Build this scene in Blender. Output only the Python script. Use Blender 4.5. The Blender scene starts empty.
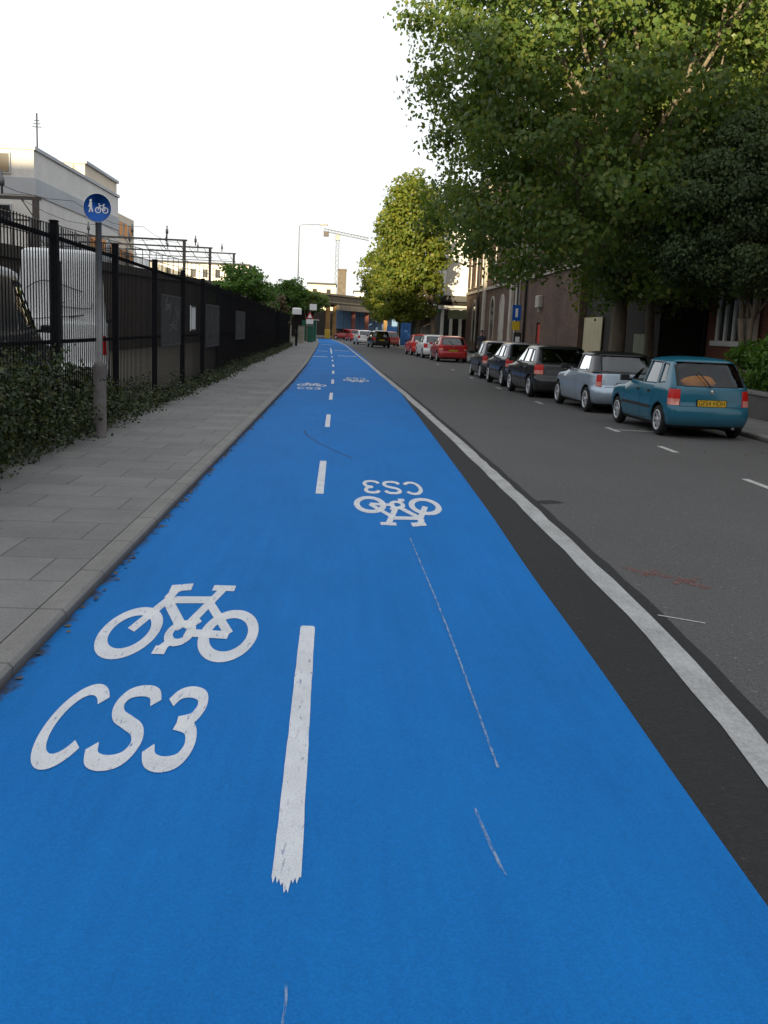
import bpy, bmesh, math, random
import numpy as np
from mathutils import Vector, Matrix
from mathutils.bvhtree import BVHTree
R = math.radians
random.seed(7); RNG = np.random.default_rng(11)
scene = bpy.context.scene
COL = scene.collection
PI = math.pi

# ------------------------------------------------------------------ materials
def new_mat(name):
    m = bpy.data.materials.new(name); m.use_nodes = True
    nt = m.node_tree; b = nt.nodes['Principled BSDF']
    return m, nt, b
def rgba(c): return (c[0], c[1], c[2], 1)
def node(nt, t, **kw):
    n = nt.nodes.new(t)
    for k, v in kw.items(): setattr(n, k, v)
    return n
def noise(nt, vec, scale, detail=4, rough=.6):
    n = node(nt, 'ShaderNodeTexNoise'); n.inputs['Scale'].default_value = scale
    n.inputs['Detail'].default_value = detail; n.inputs['Roughness'].default_value = rough
    nt.links.new(vec, n.inputs['Vector']); return n.outputs['Fac']
def ramp(nt, fac, stops):
    r = node(nt, 'ShaderNodeValToRGB'); e = r.color_ramp.elements
    while len(e) < len(stops): e.new(.5)
    for el, (p, c) in zip(e, stops): el.position = p; el.color = rgba(c) if len(c) == 3 else c
    nt.links.new(fac, r.inputs['Fac']); return r.outputs['Color']
def mix(nt, fac, a, b, mode='MIX'):
    n = node(nt, 'ShaderNodeMix', data_type='RGBA', blend_type=mode)
    for s, v in ((n.inputs[0], fac), (n.inputs[6], a), (n.inputs[7], b)):
        if isinstance(v, (int, float)): s.default_value = v
        elif isinstance(v, tuple): s.default_value = rgba(v)
        else: nt.links.new(v, s)
    return n.outputs[2]
def coords(nt, kind='Object', scale=(1, 1, 1)):
    t = node(nt, 'ShaderNodeTexCoord'); m = node(nt, 'ShaderNodeMapping')
    m.inputs['Scale'].default_value = scale
    nt.links.new(t.outputs[kind], m.inputs['Vector']); return m.outputs['Vector']
def bumpn(nt, b, h, strength=.3, dist=.01):
    n = node(nt, 'ShaderNodeBump'); n.inputs['Strength'].default_value = strength; n.inputs['Distance'].default_value = dist
    nt.links.new(h, n.inputs['Height']); nt.links.new(n.outputs['Normal'], b.inputs['Normal'])
def sc(c, k): return tuple(min(1, x * k) for x in c)
def M(name, col, rough=.75, var=.18, scale=6., bump=0., metal=0., spec=.3, fine=0., stretch=(1, 1, 1), coat=0.):
    m, nt, b = new_mat(name)
    v = coords(nt, 'Object', stretch)
    f = noise(nt, v, scale, 5)
    c = ramp(nt, f, [(.3, sc(col, 1 - var)), (.7, sc(col, 1 + var))])
    if fine:
        g = noise(nt, v, scale * 14, 2)
        c = mix(nt, fine, c, ramp(nt, g, [(.3, sc(col, .5)), (.7, sc(col, 1.5))]))
    nt.links.new(c, b.inputs['Base Color'])
    b.inputs['Roughness'].default_value = rough; b.inputs['Metallic'].default_value = metal
    b.inputs['Specular IOR Level'].default_value = spec
    if coat: b.inputs['Coat Weight'].default_value = coat; b.inputs['Coat Roughness'].default_value = .05
    if bump: bumpn(nt, b, noise(nt, v, scale * 5, 3), bump, .01)
    return m

def asphalt(name, col, patch=.25, speck=.35):
    m, nt, b = new_mat(name); v = coords(nt)
    big = noise(nt, v, .35, 5); mid = noise(nt, coords(nt, 'Object', (1, .18, 1)), 2.2, 4); fine = noise(nt, v, 90, 2)
    vo = node(nt, 'ShaderNodeTexVoronoi'); vo.inputs['Scale'].default_value = 70; nt.links.new(v, vo.inputs['Vector'])
    c = ramp(nt, big, [(.3, sc(col, 1 - patch)), (.7, sc(col, 1 + patch))])
    c = mix(nt, .35, c, ramp(nt, mid, [(.35, sc(col, .75)), (.65, sc(col, 1.25))]))
    c = mix(nt, speck, c, ramp(nt, fine, [(.35, sc(col, .35)), (.68, sc(col, 2.1))]))
    c = mix(nt, .3, c, ramp(nt, noise(nt, v, 28, 3, .7), [(.35, sc(col, .5)), (.65, sc(col, 1.5))]))
    st = ramp(nt, vo.outputs['Color'], [(.9, (0, 0, 0)), (.97, (1, 1, 1))])
    c = mix(nt, st, c, sc(col, 2.6))
    nt.links.new(c, b.inputs['Base Color']); b.inputs['Roughness'].default_value = .85; b.inputs['Specular IOR Level'].default_value = .25
    bumpn(nt, b, vo.outputs['Distance'], .5, .006); return m

def blue_surface():
    col = (.007, .140, .425)
    m, nt, b = new_mat('blue_road_surface'); v = coords(nt)
    big = noise(nt, v, .5, 5); streak = noise(nt, coords(nt, 'Object', (9, .35, 1)), 1.6, 5); fine = noise(nt, v, 130, 2)
    c = ramp(nt, big, [(.3, sc(col, .9)), (.72, sc(col, 1.08))])
    c = mix(nt, .6, c, ramp(nt, streak, [(.3, sc(col, .76)), (.7, sc(col, 1.2))]))
    c = mix(nt, .42, c, ramp(nt, fine, [(.35, sc(col, .5)), (.65, sc(col, 1.55))]))
    c = mix(nt, .5, c, ramp(nt, noise(nt, coords(nt, 'Object', (1, .3, 1)), 1.1, 7, .75), [(.3, sc(col, .78)), (.68, sc(col, 1.18))]))
    # scuffs: pale scratches and dark tyre smears, rust-brown silt gathered beside the kerb
    s1 = noise(nt, coords(nt, 'Object', (14, .9, 1)), 2.1, 6, .7)
    c = mix(nt, ramp(nt, s1, [(.70, (0, 0, 0)), (.80, (.28, .28, .28))]), c, (.25, .35, .5))
    s2 = noise(nt, coords(nt, 'Object', (5, .5, 1)), 1.3, 6, .7)
    c = mix(nt, ramp(nt, s2, [(.64, (0, 0, 0)), (.78, (.3, .3, .3))]), c, (.012, .06, .2))
    sx = node(nt, 'ShaderNodeSeparateXYZ'); tc = node(nt, 'ShaderNodeTexCoord'); nt.links.new(tc.outputs['UV'], sx.inputs[0])
    d = node(nt, 'ShaderNodeMapRange'); d.inputs[1].default_value = .0; d.inputs[2].default_value = .15; d.inputs[3].default_value = .36; d.inputs[4].default_value = 0.
    nt.links.new(sx.outputs[0], d.inputs[0])
    ad = node(nt, 'ShaderNodeMath', operation='ADD'); nt.links.new(d.outputs[0], ad.inputs[0]); nt.links.new(noise(nt, v, 3.5, 6, .75), ad.inputs[1])
    c = mix(nt, ramp(nt, ad.outputs[0], [(.70, (0, 0, 0)), (.86, (.85, .85, .85))]), c, (.045, .04, .04))
    nt.links.new(c, b.inputs['Base Color']); b.inputs['Roughness'].default_value = .8; b.inputs['Specular IOR Level'].default_value = .1
    bumpn(nt, b, fine, .35, .004); return m

def road_paint(name, col, wear=.5, op=1.):
    m, nt, b = new_mat(name); v = coords(nt)
    f = noise(nt, v, 4, 6, .7); g = noise(nt, coords(nt, 'Object', (6, 1, 1)), 9, 5, .75)
    c = ramp(nt, f, [(.28, sc(col, .74)), (.62, col)])
    c = mix(nt, .35, c, ramp(nt, noise(nt, v, 120, 2), [(.35, sc(col, .6)), (.6, sc(col, 1.15))]))
    nt.links.new(c, b.inputs['Base Color']); b.inputs['Roughness'].default_value = .75
    tr = node(nt, 'ShaderNodeBsdfTransparent'); mx = node(nt, 'ShaderNodeMixShader')
    a = ramp(nt, g, [(wear - .02, (op, op, op)), (wear + .12, (0, 0, 0))])
    nt.links.new(a, mx.inputs[0]); nt.links.new(tr.outputs[0], mx.inputs[1]); nt.links.new(b.outputs[0], mx.inputs[2])
    nt.links.new(mx.outputs[0], nt.nodes['Material Output'].inputs[0]); return m

def slabs():
    m, nt, b = new_mat('paving_slabs')
    v = coords(nt, 'Object'); sx = node(nt, 'ShaderNodeSeparateXYZ'); nt.links.new(v, sx.inputs[0])
    cb = node(nt, 'ShaderNodeCombineXYZ'); nt.links.new(sx.outputs[0], cb.inputs[0]); nt.links.new(sx.outputs[1], cb.inputs[1])
    br = node(nt, 'ShaderNodeTexBrick'); nt.links.new(cb.outputs[0], br.inputs['Vector'])
    br.offset = .5; br.inputs['Scale'].default_value = 1
    br.inputs['Brick Width'].default_value = .76; br.inputs['Row Height'].default_value = .61
    br.inputs['Mortar Size'].default_value = .009; br.inputs['Mortar Smooth'].default_value = .2; br.inputs['Bias'].default_value = 0
    br.inputs['Color1'].default_value = (.172, .170, .170, 1); br.inputs['Color2'].default_value = (.225, .222, .220, 1); br.inputs['Mortar'].default_value = (.10, .098, .096, 1)
    f = noise(nt, v, 1.1, 6, .7); g = noise(nt, v, 60, 2)
    c = mix(nt, .75, br.outputs['Color'], ramp(nt, f, [(.3, (.55, .55, .55)), (.7, (1.05, 1.03, 1.0))]), 'MULTIPLY')
    c = mix(nt, .2, c, ramp(nt, g, [(.3, (.06, .06, .06)), (.7, (.27, .26, .25))]))
    sp = node(nt, 'ShaderNodeTexVoronoi'); sp.inputs['Scale'].default_value = 2.6; nt.links.new(v, sp.inputs['Vector'])
    c = mix(nt, ramp(nt, sp.outputs['Distance'], [(.045, (.55, .55, .55)), (.07, (0, 0, 0))]), c, (.05, .05, .05))
    nt.links.new(c, b.inputs['Base Color']); b.inputs['Roughness'].default_value = .85; b.inputs['Specular IOR Level'].default_value = .25
    bumpn(nt, b, br.outputs['Fac'], -.3, .004); return m

def kerb_mat():
    m, nt, b = new_mat('kerb_stone'); v = coords(nt)
    sx = node(nt, 'ShaderNodeSeparateXYZ'); nt.links.new(v, sx.inputs[0])
    md = node(nt, 'ShaderNodeMath', operation='PINGPONG'); md.inputs[1].default_value = .457; nt.links.new(sx.outputs[1], md.inputs[0])
    j = ramp(nt, md.outputs[0], [(.006, (.5, .5, .5)), (.016, (1, 1, 1))])
    c = ramp(nt, noise(nt, v, 2.4, 6, .7), [(.3, (.14, .135, .128)), (.7, (.22, .212, .20))])
    c = mix(nt, .3, c, ramp(nt, noise(nt, v, 70, 2), [(.3, (.06, .06, .055)), (.7, (.26, .25, .24))]))
    c = mix(nt, 1., c, j, 'MULTIPLY')
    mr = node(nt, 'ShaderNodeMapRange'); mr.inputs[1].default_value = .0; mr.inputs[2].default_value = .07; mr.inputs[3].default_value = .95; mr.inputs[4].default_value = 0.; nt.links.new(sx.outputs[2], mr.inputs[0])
    c = mix(nt, mr.outputs[0], c, (.03, .026, .022))  # face darkened towards its foot, painting in the kerb's own shade
    nt.links.new(c, b.inputs['Base Color']); b.inputs['Roughness'].default_value = .85; return m

def brick(name, c1, c2, mortar, w=.225, h=.075, dirt=.5):
    m, nt, b = new_mat(name); v = coords(nt)
    sx = node(nt, 'ShaderNodeSeparateXYZ'); nt.links.new(v, sx.inputs[0])
    ad = node(nt, 'ShaderNodeMath', operation='ADD'); nt.links.new(sx.outputs[0], ad.inputs[0]); nt.links.new(sx.outputs[1], ad.inputs[1])
    cb = node(nt, 'ShaderNodeCombineXYZ'); nt.links.new(ad.outputs[0], cb.inputs[0]); nt.links.new(sx.outputs[2], cb.inputs[1])
    br = node(nt, 'ShaderNodeTexBrick'); nt.links.new(cb.outputs[0], br.inputs['Vector']); br.inputs['Scale'].default_value = 1
    br.inputs['Brick Width'].default_value = w; br.inputs['Row Height'].default_value = h; br.inputs['Mortar Size'].default_value = .007
    br.inputs['Color1'].default_value = rgba(c1); br.inputs['Color2'].default_value = rgba(c2); br.inputs['Mortar'].default_value = rgba(mortar)
    f = noise(nt, v, .5, 6, .7)
    c = mix(nt, dirt, br.outputs['Color'], ramp(nt, f, [(.3, (.45, .43, .42)), (.68, (1.1, 1.08, 1.05))]), 'MULTIPLY')
    nt.links.new(c, b.inputs['Base Color']); b.inputs['Roughness'].default_value = .9; b.inputs['Specular IOR Level'].default_value = .2
    bumpn(nt, b, br.outputs['Fac'], -.4, .006); return m

def leaf_mat(name, c1, c2, c3, trans=.35, rough=.5):
    m, nt, b = new_mat(name)
    g = node(nt, 'ShaderNodeNewGeometry')
    c = ramp(nt, g.outputs['Random Per Island'], [(0., c1), (.55, c2), (1., c3)])
    f = noise(nt, coords(nt), .55, 3)
    c = mix(nt, .8, c, ramp(nt, f, [(.32, (.62, .66, .6)), (.68, (1.35, 1.28, 1.2))]), 'MULTIPLY')
    nt.links.new(c, b.inputs['Base Color']); b.inputs['Roughness'].default_value = rough; b.inputs['Specular IOR Level'].default_value = .35
    t = node(nt, 'ShaderNodeBsdfTranslucent'); mx = node(nt, 'ShaderNodeMixShader'); mx.inputs[0].default_value = trans
    nt.links.new(mix(nt, 1., c, (1.25, 1.2, .5), 'MULTIPLY'), t.inputs[0])
    nt.links.new(b.outputs[0], mx.inputs[1]); nt.links.new(t.outputs[0], mx.inputs[2])
    nt.links.new(mx.outputs[0], nt.nodes['Material Output'].inputs[0]); return m

def glass(name, tint=.45, boost=1.0):
    m = bpy.data.materials.new(name); m.use_nodes = True; nt = m.node_tree; nt.nodes.clear()
    o = node(nt, 'ShaderNodeOutputMaterial'); t = node(nt, 'ShaderNodeBsdfTransparent'); t.inputs[0].default_value = (tint * .92, tint, tint * .97, 1)
    g = node(nt, 'ShaderNodeBsdfGlossy'); g.inputs['Roughness'].default_value = .03; g.inputs[0].default_value = (.95, .98, 1, 1)
    fr = node(nt, 'ShaderNodeFresnel'); fr.inputs[0].default_value = 1.6
    ml = node(nt, 'ShaderNodeMath', operation='MULTIPLY', use_clamp=True); ml.inputs[1].default_value = boost; nt.links.new(fr.outputs[0], ml.inputs[0])
    mx = node(nt, 'ShaderNodeMixShader')
    nt.links.new(ml.outputs[0], mx.inputs[0]); nt.links.new(t.outputs[0], mx.inputs[1]); nt.links.new(g.outputs[0], mx.inputs[2]); nt.links.new(mx.outputs[0], o.inputs[0])
    return m

def paint(name, col, rough=.3, metal=.0, dust=.12):
    m, nt, b = new_mat(name); v = coords(nt)
    c = ramp(nt, noise(nt, v, 2.5, 5), [(.3, sc(col, .94)), (.7, sc(col, 1.05))])
    sx = node(nt, 'ShaderNodeSeparateXYZ'); nt.links.new(v, sx.inputs[0])
    mr = node(nt, 'ShaderNodeMapRange'); mr.inputs[1].default_value = .15; mr.inputs[2].default_value = .55; mr.inputs[3].default_value = .55; mr.inputs[4].default_value = .04
    nt.links.new(sx.outputs[2], mr.inputs[0])
    ml = node(nt, 'ShaderNodeMath', operation='MULTIPLY'); nt.links.new(mr.outputs[0], ml.inputs[0]); nt.links.new(noise(nt, v, 9, 5, .7), ml.inputs[1])
    c = mix(nt, ml.outputs[0], c, (.12, .11, .1))
    nt.links.new(c, b.inputs['Base Color']); b.inputs['Roughness'].default_value = rough; b.inputs['Metallic'].default_value = metal
    b.inputs['Coat Weight'].default_value = .4; b.inputs['Coat Roughness'].default_value = .1; b.inputs['Specular IOR Level'].default_value = .35
    return m

MT = {}
MT['asphalt'] = asphalt('asphalt', (.080, .078, .077), .38, .6)
MT['tar'] = asphalt('fresh_asphalt', (.021, .021, .022), .2, .35)
MT['blue'] = blue_surface()
MT['white_line'] = road_paint('worn_white_paint', (.70, .69, .66), .66)
MT['white_mark'] = road_paint('white_marking_paint', (.83, .84, .84), .60, .75)
MT['old_line'] = road_paint('old_white_paint', (.5, .49, .47), .55)
MT['edge_line'] = M('grey_edge_strip', (.33, .33, .325), .85, .35, 3.2, .2, fine=.35, stretch=(1.5, .7, 1))
MT['red_spray'] = road_paint('faded_red_spray', (.24, .075, .06), .42, .75)
MT['yellow_line'] = road_paint('yellow_paint', (.42, .32, .08), .55)
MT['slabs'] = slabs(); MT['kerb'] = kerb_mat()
MT['dirt'] = M('dirt', (.09, .08, .06), .95, .35, 2, .4, fine=.4)
MT['scratch'] = road_paint('pale_scratch', (.3, .4, .55), .47, .68)
MT['dark_scratch'] = road_paint('dark_scratch', (.012, .05, .16), .55, .7)
MT['fence'] = M('black_fence_paint', (.008, .008, .009), .8, .3, 5, spec=.08)
MT['steel'] = M('galvanised_grey', (.16, .16, .16), .5, .2, 6, metal=.4)
MT['gantry'] = M('gantry_steel', (.085, .075, .07), .7, .25, 6)
MT['pole_base'] = M('dull_brown_pole', (.105, .095, .09), .7, .3, 5, fine=.2)
MT['dark_metal'] = M('dark_metal', (.03, .031, .033), .5, .25, 6)
MT['sign_blue'] = M('sign_blue', (.012, .10, .42), .35, .06, 4)
MT['white'] = M('white_paint', (.74, .74, .72), .5, .06, 3)
MT['sign_white'] = M('sign_white', (.8, .8, .8), .4, .04, 3)
MT['yellow'] = M('yellow_sign', (.65, .45, .03), .4, .05, 3)
MT['red'] = M('red_paint', (.42, .03, .02), .5, .1, 3)
MT['tyre'] = M('tyre_rubber', (.017, .017, .018), .85, .25, 14)
MT['rim'] = M('silver_rim', (.55, .56, .58), .35, .08, 8, metal=.6)
MT['plastic'] = M('black_plastic', (.018, .018, .019), .55, .2, 9)
MT['cabin'] = M('cabin_trim', (.022, .022, .024), .85, .2, 9)
MT['seal'] = M('rubber_seal', (.01, .01, .011), .5, .1, 9)
MT['glass'] = glass('car_glass', .30, 1.6)
MT['clear_glass'] = glass('car_glass_clear', .78, .8)
MT['lamp_red'] = M('tail_lamp_red', (.5, .012, .010), .25, .1, 8, spec=.3)
MT['lamp_clear'] = M('lamp_clear', (.66, .24, .2), .15, .1, 8, spec=.6, coat=.6)
MT['plate'] = M('yellow_plate', (.66, .42, .03), .45, .05, 5)
MT['ink'] = M('black_lettering', (.012, .012, .012), .5, .1, 5)
MT['orange'] = M('orange_cloth', (.85, .27, .02), .8, .2, 6)
MT['chrome'] = M('chrome', (.6, .6, .6), .2, .05, 5, metal=.9)
MT['brick'] = brick('brown_brick', (.15, .092, .066), (.10, .062, .047), (.13, .11, .095), dirt=.8)
MT['red_brick'] = brick('red_brick', (.27, .09, .055), (.2, .065, .045), (.2, .17, .15))
MT['dark_brick'] = brick('dark_brick', (.04, .034, .03), (.028, .025, .023), (.035, .033, .03))  # near black, so the recessed wall's deep shade is painted in
MT['viaduct'] = brick('viaduct_brick', (.085, .065, .052), (.06, .047, .04), (.07, .062, .056), dirt=.8)
MT['stone'] = M('pale_stone', (.36, .33, .28), .85, .22, 1.5, .15, fine=.2)
MT['wall_pale'] = M('pale_render', (.58, .57, .55), .9, .10, .35, .05, fine=.12)
MT['wall_cream'] = M('cream_render', (.60, .52, .41), .9, .10, .4, .05, fine=.12)
MT['wall_band'] = M('blue_grey_band', (.40, .42, .45), .9, .08, .5)
MT['roof_dark'] = M('dark_roofing', (.05, .05, .052), .85, .2, 1)
MT['pane'] = M('window_pane', (.02, .024, .028), .08, .2, 2, spec=.6)
MT['orange_reflection'] = M('orange_reflection', (.62, .27, .08), .8, .3, .9)  # warm window reflection painted as a flat orange colour
MT['board'] = M('cream_board', (.42, .37, .24), .8, .12, 1.5, .1, fine=.15)
MT['green_board'] = M('dull_green_board', (.15, .17, .11), .8, .2, 1.5)
MT['bridge'] = M('bridge_girder', (.042, .036, .03), .8, .3, 1.2, fine=.2)
MT['bridge_edge'] = M('bridge_edge', (.11, .095, .075), .85, .25, 1.2)
MT['ochre'] = M('ochre_column', (.24, .145, .055), .8, .25, 1.2)
MT['yellow_base'] = M('yellow_column_base', (.42, .30, .05), .8, .25, 1.2)
MT['rust'] = M('rust_column', (.17, .06, .05), .8, .25, 1.2)
MT['blue_hoarding'] = M('blue_hoarding', (.04, .14, .36), .7, .15, .8)
MT['grey_blue'] = M('grey_blue_hoarding', (.12, .2, .33), .7, .15, .8)
MT['green_paint'] = M('green_paint', (.02, .11, .07), .6, .2, 1)
MT['bark'] = M('bark', (.16, .135, .10), .9, .45, 5, .6, fine=.3, stretch=(1, 1, .4))
MT['plane_leaf'] = leaf_mat('plane_leaves', (.085, .150, .042), (.115, .19, .050), (.20, .23, .055), .5, .38)
MT['lime_leaf'] = leaf_mat('yellow_green_leaves', (.11, .17, .03), (.155, .20, .034), (.23, .23, .036), .55)
MT['gold_leaf'] = leaf_mat('golden_green_leaves', (.12, .155, .03), (.17, .18, .034), (.27, .2, .036), .5)
MT['ever_leaf'] = leaf_mat('evergreen_leaves', (.036, .062, .024), (.050, .082, .030), (.080, .11, .040), .25, .65)
MT['bush_leaf'] = leaf_mat('bush_leaves', (.05, .125, .02), (.08, .18, .028), (.13, .23, .04), .4)
MT['weed_leaf'] = leaf_mat('weed_leaves', (.016, .028, .010), (.026, .046, .014), (.07, .075, .026), .2)
MT['brown_leaf'] = leaf_mat('brown_leaves', (.06, .045, .02), (.09, .065, .03), (.12, .09, .035), .2)
MT['skin'] = M('skin', (.42, .26, .19), .6, .08, 8)
MT['hair'] = M('dark_hair', (.015, .012, .01), .6, .3, 30)
MT['coat'] = M('navy_coat', (.03, .035, .05), .85, .2, 8)
MT['trousers'] = M('grey_trousers', (.05, .05, .055), .85, .2, 8)
MT['graffiti'] = M('dull_grey_board', (.036, .035, .032), .8, .3, 2.5, fine=.2)
PAINTS = {
    'teal': paint('teal_blue_paint', (.003, .115, .185), .26), 'silver': paint('silver_paint', (.38, .46, .54), .33, .55),
    'black': paint('black_paint', (.012, .013, .015), .25), 'charcoal': paint('charcoal_paint', (.022, .025, .03), .28),
    'navy': paint('dark_blue_paint', (.012, .018, .035), .25), 'red': paint('red_paint_car', (.38, .018, .022), .3),
    'bright_red': paint('bright_red_paint', (.55, .02, .022), .3), 'white': paint('white_car_paint', (.72, .73, .73), .35),
    'dark_van': paint('dark_van_paint', (.02, .021, .023), .4), 'pink_red': paint('dusty_red_paint', (.4, .09, .08), .4)}

# ------------------------------------------------------------------ mesh helpers
class MB:
    def __init__(s): s.v = []; s.f = []; s.m = []; s.sm = []
    def add(s, vs, fs, mi=0, smooth=False):
        o = len(s.v); s.v += [tuple(p) for p in vs]
        for f in fs: s.f.append(tuple(i + o for i in f)); s.m.append(mi); s.sm.append(smooth)
        return s
    def box(s, x0, x1, y0, y1, z0, z1, mi=0):
        v = [(x0, y0, z0), (x1, y0, z0), (x1, y1, z0), (x0, y1, z0), (x0, y0, z1), (x1, y0, z1), (x1, y1, z1), (x0, y1, z1)]
        return s.add(v, [(0, 3, 2, 1), (4, 5, 6, 7), (0, 1, 5, 4), (1, 2, 6, 5), (2, 3, 7, 6), (3, 0, 4, 7)], mi)
    def cbox(s, x0, x1, y0, y1, z0, z1, c=.02, mi=0):
        # box with chamfered vertical edges and top edge
        def ring(i, z): return [(x0 + i + c, y0 + i, z), (x1 - i - c, y0 + i, z), (x1 - i, y0 + i + c, z), (x1 - i, y1 - i - c, z), (x1 - i - c, y1 - i, z), (x0 + i + c, y1 - i, z), (x0 + i, y1 - i - c, z), (x0 + i, y0 + i + c, z)]
        v = ring(0, z0) + ring(0, z1 - c) + ring(c, z1)
        f = [tuple(range(7, -1, -1)), tuple(range(16, 24))]
        for k in (0, 8):
            for i in range(8): j = (i + 1) % 8; f.append((k + i, k + j, k + 8 + j, k + 8 + i))
        return s.add(v, f, mi)
    def hexa(s, b, t, mi=0):  # bottom 4, top 4 (counter-clockwise)
        return s.add(list(b) + list(t), [(0, 3, 2, 1), (4, 5, 6, 7), (0, 1, 5, 4), (1, 2, 6, 5), (2, 3, 7, 6), (3, 0, 4, 7)], mi)
    def prism(s, poly, axis, a, b, mi=0):
        # poly: 2D list; axis 'x': poly=(y,z); 'y': poly=(x,z); 'z': poly=(x,y)
        def P(p, t): return {'x': (t, p[0], p[1]), 'y': (p[0], t, p[1]), 'z': (p[0], p[1], t)}[axis]
        n = len(poly); v = [P(p, a) for p in poly] + [P(p, b) for p in poly]
        f = [tuple(range(n - 1, -1, -1)), tuple(range(n, 2 * n))] + [(i, (i + 1) % n, n + (i + 1) % n, n + i) for i in range(n)]
        return s.add(v, f, mi)
    def tube(s, pts, rad, n=8, mi=0, cap=True):
        pts = [Vector(p) for p in pts]
        if not hasattr(rad, '__len__'): rad = [rad] * len(pts)
        vs = []; up = Vector((0, 0, 1))
        for i, p in enumerate(pts):
            d = (pts[min(i + 1, len(pts) - 1)] - pts[max(i - 1, 0)]).normalized()
            a = d.cross(up if abs(d.z) < .95 else Vector((0, 1, 0))).normalized(); b = d.cross(a)
            for k in range(n):
                t = 2 * PI * k / n; vs.append(p + (a * math.cos(t) + b * math.sin(t)) * rad[i])
        fs = []
        for i in range(len(pts) - 1):
            for k in range(n):
                l = (k + 1) % n; fs.append((i * n + k, i * n + l, (i + 1) * n + l, (i + 1) * n + k))
        if cap: fs += [tuple(range(n - 1, -1, -1)), tuple(range((len(pts) - 1) * n, len(pts) * n))]
        return s.add(vs, fs, mi, True)
    def lathe(s, prof, origin, axis, n=24, mi=0, caps=(True, True)):
        # prof: list (r, h) along axis ('x','y','z')
        vs = []; fs = []
        for r, h in prof:
            for k in range(n):
                t = 2 * PI * k / n; c, d = r * math.cos(t), r * math.sin(t)
                p = {'x': (h, c, d), 'y': (c, h, d), 'z': (c, d, h)}[axis]
                vs.append((p[0] + origin[0], p[1] + origin[1], p[2] + origin[2]))
        for i in range(len(prof) - 1):
            for k in range(n):
                l = (k + 1) % n; fs.append((i * n + k, i * n + l, (i + 1) * n + l, (i + 1) * n + k))
        if caps[0]: fs.append(tuple(range(n)))
        if caps[1]: fs.append(tuple(range((len(prof) - 1) * n, len(prof) * n)))
        return s.add(vs, fs, mi, True)
    def grid(s, pts, mi=0, smooth=True, thick=None):
        # pts[i][j] -> Vector ; thick: offset vectors grid for a solid skin
        n, m = len(pts), len(pts[0]); vs = [p for r in pts for p in r]; fs = []
        for i in range(n - 1):
            for j in range(m - 1): a = i * m + j; fs.append((a, a + 1, a + m + 1, a + m))
        return s.add(vs, fs, mi, smooth)
    def ribbon(s, pts, w, z=0., closed=False, mi=0, width_fn=None):
        n = len(pts); L = []
        for i in range(n):
            a = pts[(i - 1) % n] if closed or i else pts[i]; b = pts[(i + 1) % n] if closed or i < n - 1 else pts[i]
            dx, dy = b[0] - a[0], b[1] - a[1]; l = math.hypot(dx, dy) or 1
            ww = w if width_fn is None else width_fn(i / (n - 1)) * w
            L.append((pts[i][0] - dy / l * ww / 2, pts[i][1] + dx / l * ww / 2, pts[i][0] + dy / l * ww / 2, pts[i][1] - dx / l * ww / 2))
        vs = [(a, b, z) for a, b, c, d in L] + [(c, d, z) for a, b, c, d in L]
        fs = [(i, n + i, n + (i + 1) % n, (i + 1) % n) for i in range(n if closed else n - 1)]
        return s.add(vs, fs, mi)
    def xform(s, fn): s.v = [tuple(fn(p)) for p in s.v]; return s
    def build(s, name, mats, parent=None, world=False):
        me = bpy.data.meshes.new(name)
        me.from_pydata(s.v, [], s.f)
        mats = mats if isinstance(mats, (list, tuple)) else [mats]
        for m in mats: me.materials.append(m)
        me.polygons.foreach_set('material_index', s.m); me.polygons.foreach_set('use_smooth', s.sm)
        me.update()
        if world and parent is not None: me.transform(Matrix.Translation(-world_loc(parent)))
        o = bpy.data.objects.new(name, me); COL.objects.link(o)
        if parent is not None: o.parent = parent
        return o
def world_loc(o):
    v = Vector(o.location)
    while o.parent: o = o.parent; v += Vector(o.location)
    return v
def tag(o, label=None, cat=None, group=None, kind=None):
    for k, v in (('label', label), ('category', cat), ('group', group), ('kind', kind)):
        if v: o[k] = v
    return o
def thing(name, label, cat, loc=(0, 0, 0), rz=0., group=None):
    o = bpy.data.objects.new(name, None); o.empty_display_size = .2; COL.objects.link(o)
    o.location = loc; o.rotation_euler = (0, 0, rz)
    return tag(o, label, cat, group)
def copy_tree(o, parent=None):
    c = o.copy(); COL.objects.link(c); c.parent = parent
    for ch in list(o.children): copy_tree(ch, c)
    return c
def lerp_table(tab, x):
    if x <= tab[0][0]: return tab[0][1]
    for (a, u), (b, v) in zip(tab, tab[1:]):
        if x <= b: return u + (v - u) * (x - a) / (b - a)
    return tab[-1][1]
def catmull(P, n=8, closed=False):
    out = []; m = len(P)
    for i in range(m if closed else m - 1):
        g = (lambda k: P[k % m]) if closed else (lambda k: P[max(0, min(m - 1, k))])
        p0, p1, p2, p3 = g(i - 1), g(i), g(i + 1), g(i + 2)
        for k in range(n):
            t = k / n
            out.append(tuple(.5 * ((2 * b) + (c - a) * t + (2 * a - 5 * b + 4 * c - d) * t * t + (3 * b - a - 3 * c + d) * t ** 3) for a, b, c, d in zip(p0, p1, p2, p3)))
    if not closed: out.append(tuple(P[-1]))
    return out
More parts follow.
